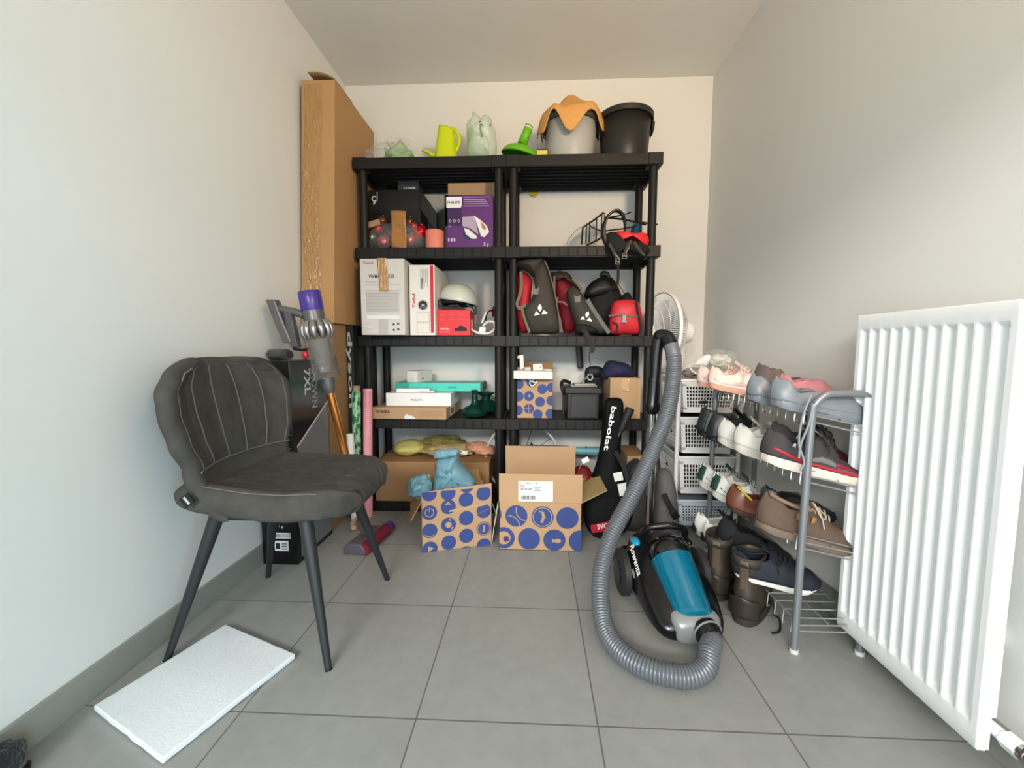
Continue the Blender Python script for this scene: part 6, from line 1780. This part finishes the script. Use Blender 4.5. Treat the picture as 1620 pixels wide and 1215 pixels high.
    if accent:      # swoop along both flanks and a heel tab
        g = G()
        for s in (-1, 1):
            def F(u, v):
                uu = .08+.78*u
                h = hw(uu)
                a = .62+.14*v+.10*math.sin(u*PI)
                yy = math.sin(a*PI/2)**.85; zt, zb = top(uu), base(uu)-.006
                aa = a
                zz = zt-(zt-zb)*(aa**1.25 if uu < opening else (1-math.cos(a*PI/2))**.95)
                return (uu*L, s*(h*yy+.0052), zz)
            g.grid(F, 26, 3)
        put('side_stripe', g, accent, t, True, solid=.001)
    if heel_m:
        def Hf(u, v):
            a = (u-.5)*2.5
            return (.018-.0285*math.cos(a)+.0, W*.36*math.sin(a)*1.02, sole_h+(hh-sole_h-.004)*v)
        put('heel_tab', G().grid(Hf, 14, 6), heel_m, t, True, solid=.003)
    if extra: extra(t, L, W, hh, top, hw)
    return t
def P_(name, c, r=.6, **k): return mat(name, c, r, **k)
pinkm = P_('pink_mesh', (232, 204, 194), .7); pinks = P_('peach_sole', (222, 160, 132), .6)
PI_ = R(15)
G1 = 'shoes on the top wire shelf'
laceW = P_('lace_white', (218, 212, 206), .8); laceB = P_('lace_black', (30, 30, 34), .8)
shoe('running_shoe', 'pale pink running shoe with peach sole behind its twin on the top wire shelf', (.720, 1.835, .762), R(-24), R(11), .245, .088, .085, pinkm, pinks, P_('lace_pink', (226, 186, 178), .8), accent=P_('pink_grey', (196, 174, 168), .7))
shoe('running_shoe', 'pale pink running shoe with peach sole beside the grey rubber shoes', (.722, 1.725, .765), R(-30), R(11), .245, .088, .085, pinkm, pinks, P_('lace_pink', (226, 186, 178), .8), accent=P_('pink_grey', (196, 174, 168), .7))
rub = P_('grey_rubber', (118, 124, 131), .35, bump=.05, bs=30)
shoe('rubber_shoe', 'grey-blue rubber clog shoe standing behind its twin at the rack near end', (.722, 1.41, .745), R(2), R(11), .275, .105, .092, rub, rub, None, sole_h=.03, opening=.62, toe_h=.062, tongue=.08, dip=.035, rocker=.006)
shoe('rubber_shoe', 'grey-blue rubber clog shoe nearest on the top wire shelf by the radiator', (.728, 1.29, .745), R(-2), R(11), .285, .108, .092, rub, rub, None, sole_h=.03, opening=.62, toe_h=.062, tongue=.08, dip=.035, rocker=.006)
shoe('brown_shoe', 'dark brown shoe peeking out behind the grey rubber shoes', (.845, 1.60, .76), R(-10), R(6), .20, .085, .105, P_('dark_brown_leather', (88, 76, 72), .6), P_('dark_sole', (40, 36, 34), .6), None, opening=.55, tongue=.07, dip=.01)
shoe('pink_slipper', 'pink slipper with a cream lining behind the grey rubber shoes', (.875, 1.50, .758), R(-15), R(8), .16, .085, .075, P_('rose_fabric', (190, 124, 130), .85), P_('cream_sole', (220, 208, 196), .8), None, opening=.5, toe_h=.055, tongue=.075, lining=P_('cream_fleece', (230, 220, 206), .95))

blkleather = P_('black_leather', (34, 38, 42), .4, bump=.15, bs=30); whitel = P_('white_leather', (206, 204, 196), .5); whites = P_('white_sole', (196, 192, 182), .6)
shoe('black_ankle_boot', 'black leather ankle boot farthest on the second wire shelf', (.708, 1.785, .55), 0, PI_, .25, .09, .125, blkleather, P_('black_sole', (24, 24, 26), .5), None, opening=.5, tongue=.13, dip=.008, accent=None, heel_m=P_('green_black', (30, 42, 42), .5))
shoe('black_ankle_boot', 'black leather ankle boot beside the white sneakers on the second shelf', (.708, 1.685, .55), 0, PI_, .25, .09, .125, blkleather, P_('black_sole', (24, 24, 26), .5), laceB, opening=.5, tongue=.13, dip=.008)
shoe('white_sneaker', 'plain white sneaker next to the black boots on the second shelf', (.700, 1.575, .565), R(-14), PI_, .27, .095, .095, whitel, whites, P_('lace_grey', (150, 148, 146), .8), sole_h=.034, tongue=.105)
shoe('white_sneaker', 'plain white sneaker next to the red-striped runners on the second shelf', (.705, 1.465, .565), R(-14), PI_, .27, .095, .095, whitel, whites, P_('lace_grey', (150, 148, 146), .8), sole_h=.034, tongue=.105)
runm = P_('charcoal_mesh', (58, 54, 56), .75, var=.15, bump=.2, bs=160); redst = P_('runner_red', (164, 40, 50), .5)
def runner(t, L, W, hh, top, hw):
    g = G()
    for s in (-1, 1):
        g.grid(lambda u, v: ((.02+.94*u)*L, s*(hw(.02+.94*u)*1.05+.0035), .030+.010*v+.018*max(0, (.3-u)/.3)+.026*max(0, (u-.75)/.25)**2*.5), 26, 2)
    put('midsole_stripe', g, redst, t, True, solid=.0012, label='red midsole stripe')
    T = frame((.17*L, -hw(.17)-.006, .072), (1, 0, -.25), (.25, 0, 1))
    txt('print', [('R', 0, 0, .012)], white_p, t, T, True, ext=.002)
    put('toe_patch', G().grid(lambda u, v: ((.60+.22*u)*L, -(hw(.6+.22*u)+.0055), .045+.014*v*(1-u)), 8, 2), P_('runner_magenta', (150, 20, 52), .5), t, True, solid=.001)
for yy, xx, lb in ((1.40, .785, 'charcoal and red running shoe half hidden behind its twin on the second shelf'), (1.285, .705, 'charcoal and red running shoe nearest on the second wire shelf')):
    shoe('trail_runner', lb, (xx, yy, .575), R(-3), R(14), .30, .108, .105, runm, P_('runner_sole', (214, 204, 192), .6), P_('lace_dark', (44, 42, 44), .8), sole_h=.034, tongue=.125, accent=P_('runner_grey', (110, 106, 108), .5), extra=runner)

greent = P_('green_tab', (28, 66, 56), .6)
def badge(t, L, W, hh, top, hw):
    put('heel_badge', G().tube([(-.010, .010*math.cos(a), hh-.012+.010*math.sin(a)) for a in [2*PI*k/16 for k in range(16)]], .003, 6, True), white_p, t, True)
shoe('green_tab_sneaker', 'white sneaker with dark green heel tab, farthest on the third shelf', (.702, 1.745, .345), R(-20), R(15), .26, .092, .095, whitel, whites, P_('lace_grey', (150, 148, 146), .8), sole_h=.03, heel_m=greent, extra=badge, accent=greent)
shoe('green_tab_sneaker', 'white sneaker with dark green heel tab beside the brown leather shoe', (.705, 1.62, .345), R(-20), R(15), .26, .092, .095, whitel, whites, P_('lace_grey', (150, 148, 146), .8), sole_h=.03, heel_m=greent, extra=badge, accent=greent)
brl = P_('red_brown_leather', (104, 56, 40), .3, bump=.1, bs=30)
def yellow(t, L, W, hh, top, hw):
    put('collar_trim', G().tube([(L*(.02+.2*k/8), -W*.33, hh-.004*k+.004) for k in range(9)], .0035, 6), P_('yellow_trim', (206, 190, 50), .5), t, True, label='yellow collar trim')
shoe('leather_shoe', 'glossy red-brown leather shoe with a yellow collar edge on the third shelf', (.712, 1.505, .335), R(-14), R(14), .28, .095, .095, brl, P_('brown_sole', (56, 40, 32), .6), None, opening=.5, tongue=.085, extra=yellow)
shoe('dark_shoe', 'black shoe squeezed between the leather shoe and brown hiking shoe', (.80, 1.44, .345), 0, R(8), .25, .09, .10, blkleather, P_('black_sole', (24, 24, 26), .5), None, opening=.55, tongue=.09)
hik = P_('taupe_suede', (94, 77, 64), .8, var=.15, bump=.15, bs=60)
def hiker(t, L, W, hh, top, hw):
    g = G()
    for s in (-1, 1):
        for a, w_ in ((.26, .05), (.40, .045)):
            g.grid(lambda u, v: ((a+w_*u)*L, s*(hw(a)*.97+.006), .068+.024*v), 2, 2)
    put('side_patch', g, P_('tan_patch', (150, 112, 70), .6), t, True, solid=.001)
    put('collar', G().tube(catmull([(.02*L, -.012, hh+.002), (.12*L, -W*.34, hh-.004), (.3*L, -W*.36, hh-.010), (.42*L, -W*.3, tongue_z-.004)], 6), .006, 8), P_('tan_collar', (138, 112, 88), .8), t, True)
tongue_z = .115
shoe('hiking_shoe', 'taupe brown hiking shoe with pale laces nearest on the third shelf', (.712, 1.305, .355), R(-3), R(15), .305, .112, .115, hik, P_('hiking_sole', (120, 104, 90), .7), P_('lace_tan', (190, 176, 156), .8), sole_h=.03, tongue=.115, dip=.018, extra=hiker, toe_h=.06)
# lowest shelf and floor
nav = P_('navy_mesh', (26, 30, 44), .7, var=.15, bump=.2, bs=160)
shoe('navy_sneaker', 'navy sneaker with a white sole on the lowest wire shelf', (.690, 1.385, .152), R(-20), R(2), .245, .10, .092, nav, P_('white_sole2', (222, 220, 214), .6), laceB, sole_h=.022, tongue=.10, dip=.018, toe_h=.06)
shoe('black_sneaker', 'black sneaker with a pale sole edge tilted on the lowest shelf far part', (.70, 1.55, .20), R(-10), R(20), .28, .11, .095, P_('black_mesh', (20, 20, 24), .8), P_('taupe_sole', (130, 116, 106), .7), None, sole_h=.02, opening=.6, tongue=.08, lining=P_('black_lining', (14, 14, 18), .9))
wb = P_('black_patch', (24, 28, 34), .5)
def patch(t, L, W, hh, top, hw):
    put('heel_patch', G().grid(lambda u, v: (.016-.029*math.cos((u-.5)*1.5), W*.37*math.sin((u-.5)*1.5), .018+.03*v*(1-abs(u-.5))), 8, 5), wb, t, True, solid=.003, label='black heel patch')
for (x, y, z, lb) in ((.700, 1.745, .125, 'white and black sneaker farther along the lowest wire shelf'), (.700, 1.655, .125, 'white and black sneaker beside the black sneaker on the lowest shelf')):
    shoe('two_tone_sneaker', lb, (x, y, z), R(-6), R(8), .25, .09, .095, P_('white_gloss', (226, 226, 218), .4), whites, laceB, sole_h=.026, accent=wb, extra=patch, lining=wb)
bt = P_('olive_leather', (60, 52, 44), .45, var=.2, vs=12, bump=.15, bs=30)
def boot(name, label, x, y, yaw):
    t = thing(name, label, 'boot', (x, y, 0), yaw, 'work boots on the floor')
    L, W = .27, .10
    rings = []
    for z, x0, ln, w_ in ((.028, .004, .256, .046), (.05, -.004, .258, .049), (.075, -.006, .235, .048), (.10, -.003, .175, .044), (.125, .004, .135, .039), (.15, .008, .115, .037), (.18, .006, .112, .039), (.21, .002, .116, .043), (.225, .001, .116, .043)):
        ring = []
        for i in range(32):
            a = 2*PI*i/32; c, s = math.cos(a), math.sin(a)
            fx = (x0+ln/2)+ln/2*math.copysign(abs(c)**.8, c)
            ring.append((fx, w_*math.copysign(abs(s)**.75, s)*(1 if z > .09 else (.84+.22*min(1, fx/ln))), z+(.02*(fx/ln-.5) if z > .2 else 0)))
        rings.append(ring)
    put('heel_counter', G().grid(lambda u, v: (.045-.058*math.cos((u-.5)*2.2), .050*math.sin((u-.5)*2.2)*1.05, .03+.075*v-.02*abs(2*u-1)*v), 16, 6), P_('boot_counter', (50, 43, 36), .4), t, True, solid=.003)
    put('boot_upper', G().loft(rings, caps=False), [bt, dark_in], t, True, smooth=60, solid=.004, soff=-1, smat=0)
    ring = [(.133+.138*math.copysign(abs(math.cos(a))**.75, math.cos(a)), .049*math.copysign(abs(math.sin(a))**.75, math.sin(a))) for a in [2*PI*i/36 for i in range(36)]]
    put('boot_sole', G().prism(ring, .028), P_('boot_sole', (52, 46, 40), .7), t, True, bevel=.003)
    put('collar', G().loft([[(p[0]*1.01-.001, p[1]*1.03, z) for p in rings[-1]] for z in (.20, .232)], caps=False), P_('boot_collar', (58, 52, 46), .6), t, True, solid=.006)
    put('heel_strip', G().grid(lambda u, v: (.0+.010*math.sin(v*PI)-.004, (u-.5)*.028, .06+.165*v), 4, 8), P_('boot_strip', (86, 74, 60), .5), t, True, solid=.003)
    g = G()
    for k in range(5): g.tube([(.098+.012*(4-k)*.6, -.034, .10+.022*k), (.118+.014*(4-k)*.6, 0, .107+.022*k), (.098+.012*(4-k)*.6, .034, .10+.022*k)], .003, 6)
    g.tube(catmull([(.11, -.02, .14), (.10, -.06, .09), (.09, -.075, .03), (.12, -.085, .004), (.05, -.10, .004), (.02, -.085, .004)], 6), .0032, 6)
    put('laces', g, laceB, t, True)
boot('work_boot', 'dark olive brown work boot on the floor right beside the vacuum cleaner', .668, 1.47, R(55))
boot('work_boot', 'dark olive brown work boot with a trailing lace under the shoe rack', .70, 1.335, R(48))
# grey lace hanging down from the rubber shoe
tag(put('grey_lace', G().tube(catmull([aY(1283, 625, 1.215), aY(1270, 660, 1.2), aY(1264, 700, 1.2), aY(1272, 730, 1.2), aY(1266, 745, 1.2)], 8), .003, 6).tube(catmull([aY(1286, 640, 1.205), aY(1280, 670, 1.2), aY(1268, 700, 1.2), aY(1264, 725, 1.2)], 8), .003, 6), P_('lace_steel', (140, 144, 148), .8)), 'thin grey lace hanging from the top wire shelf at the rack near end', 'lace')

for o in bpy.data.objects:
    for k in ('w', 'd', 'h'):
        if k in o: del o[k]
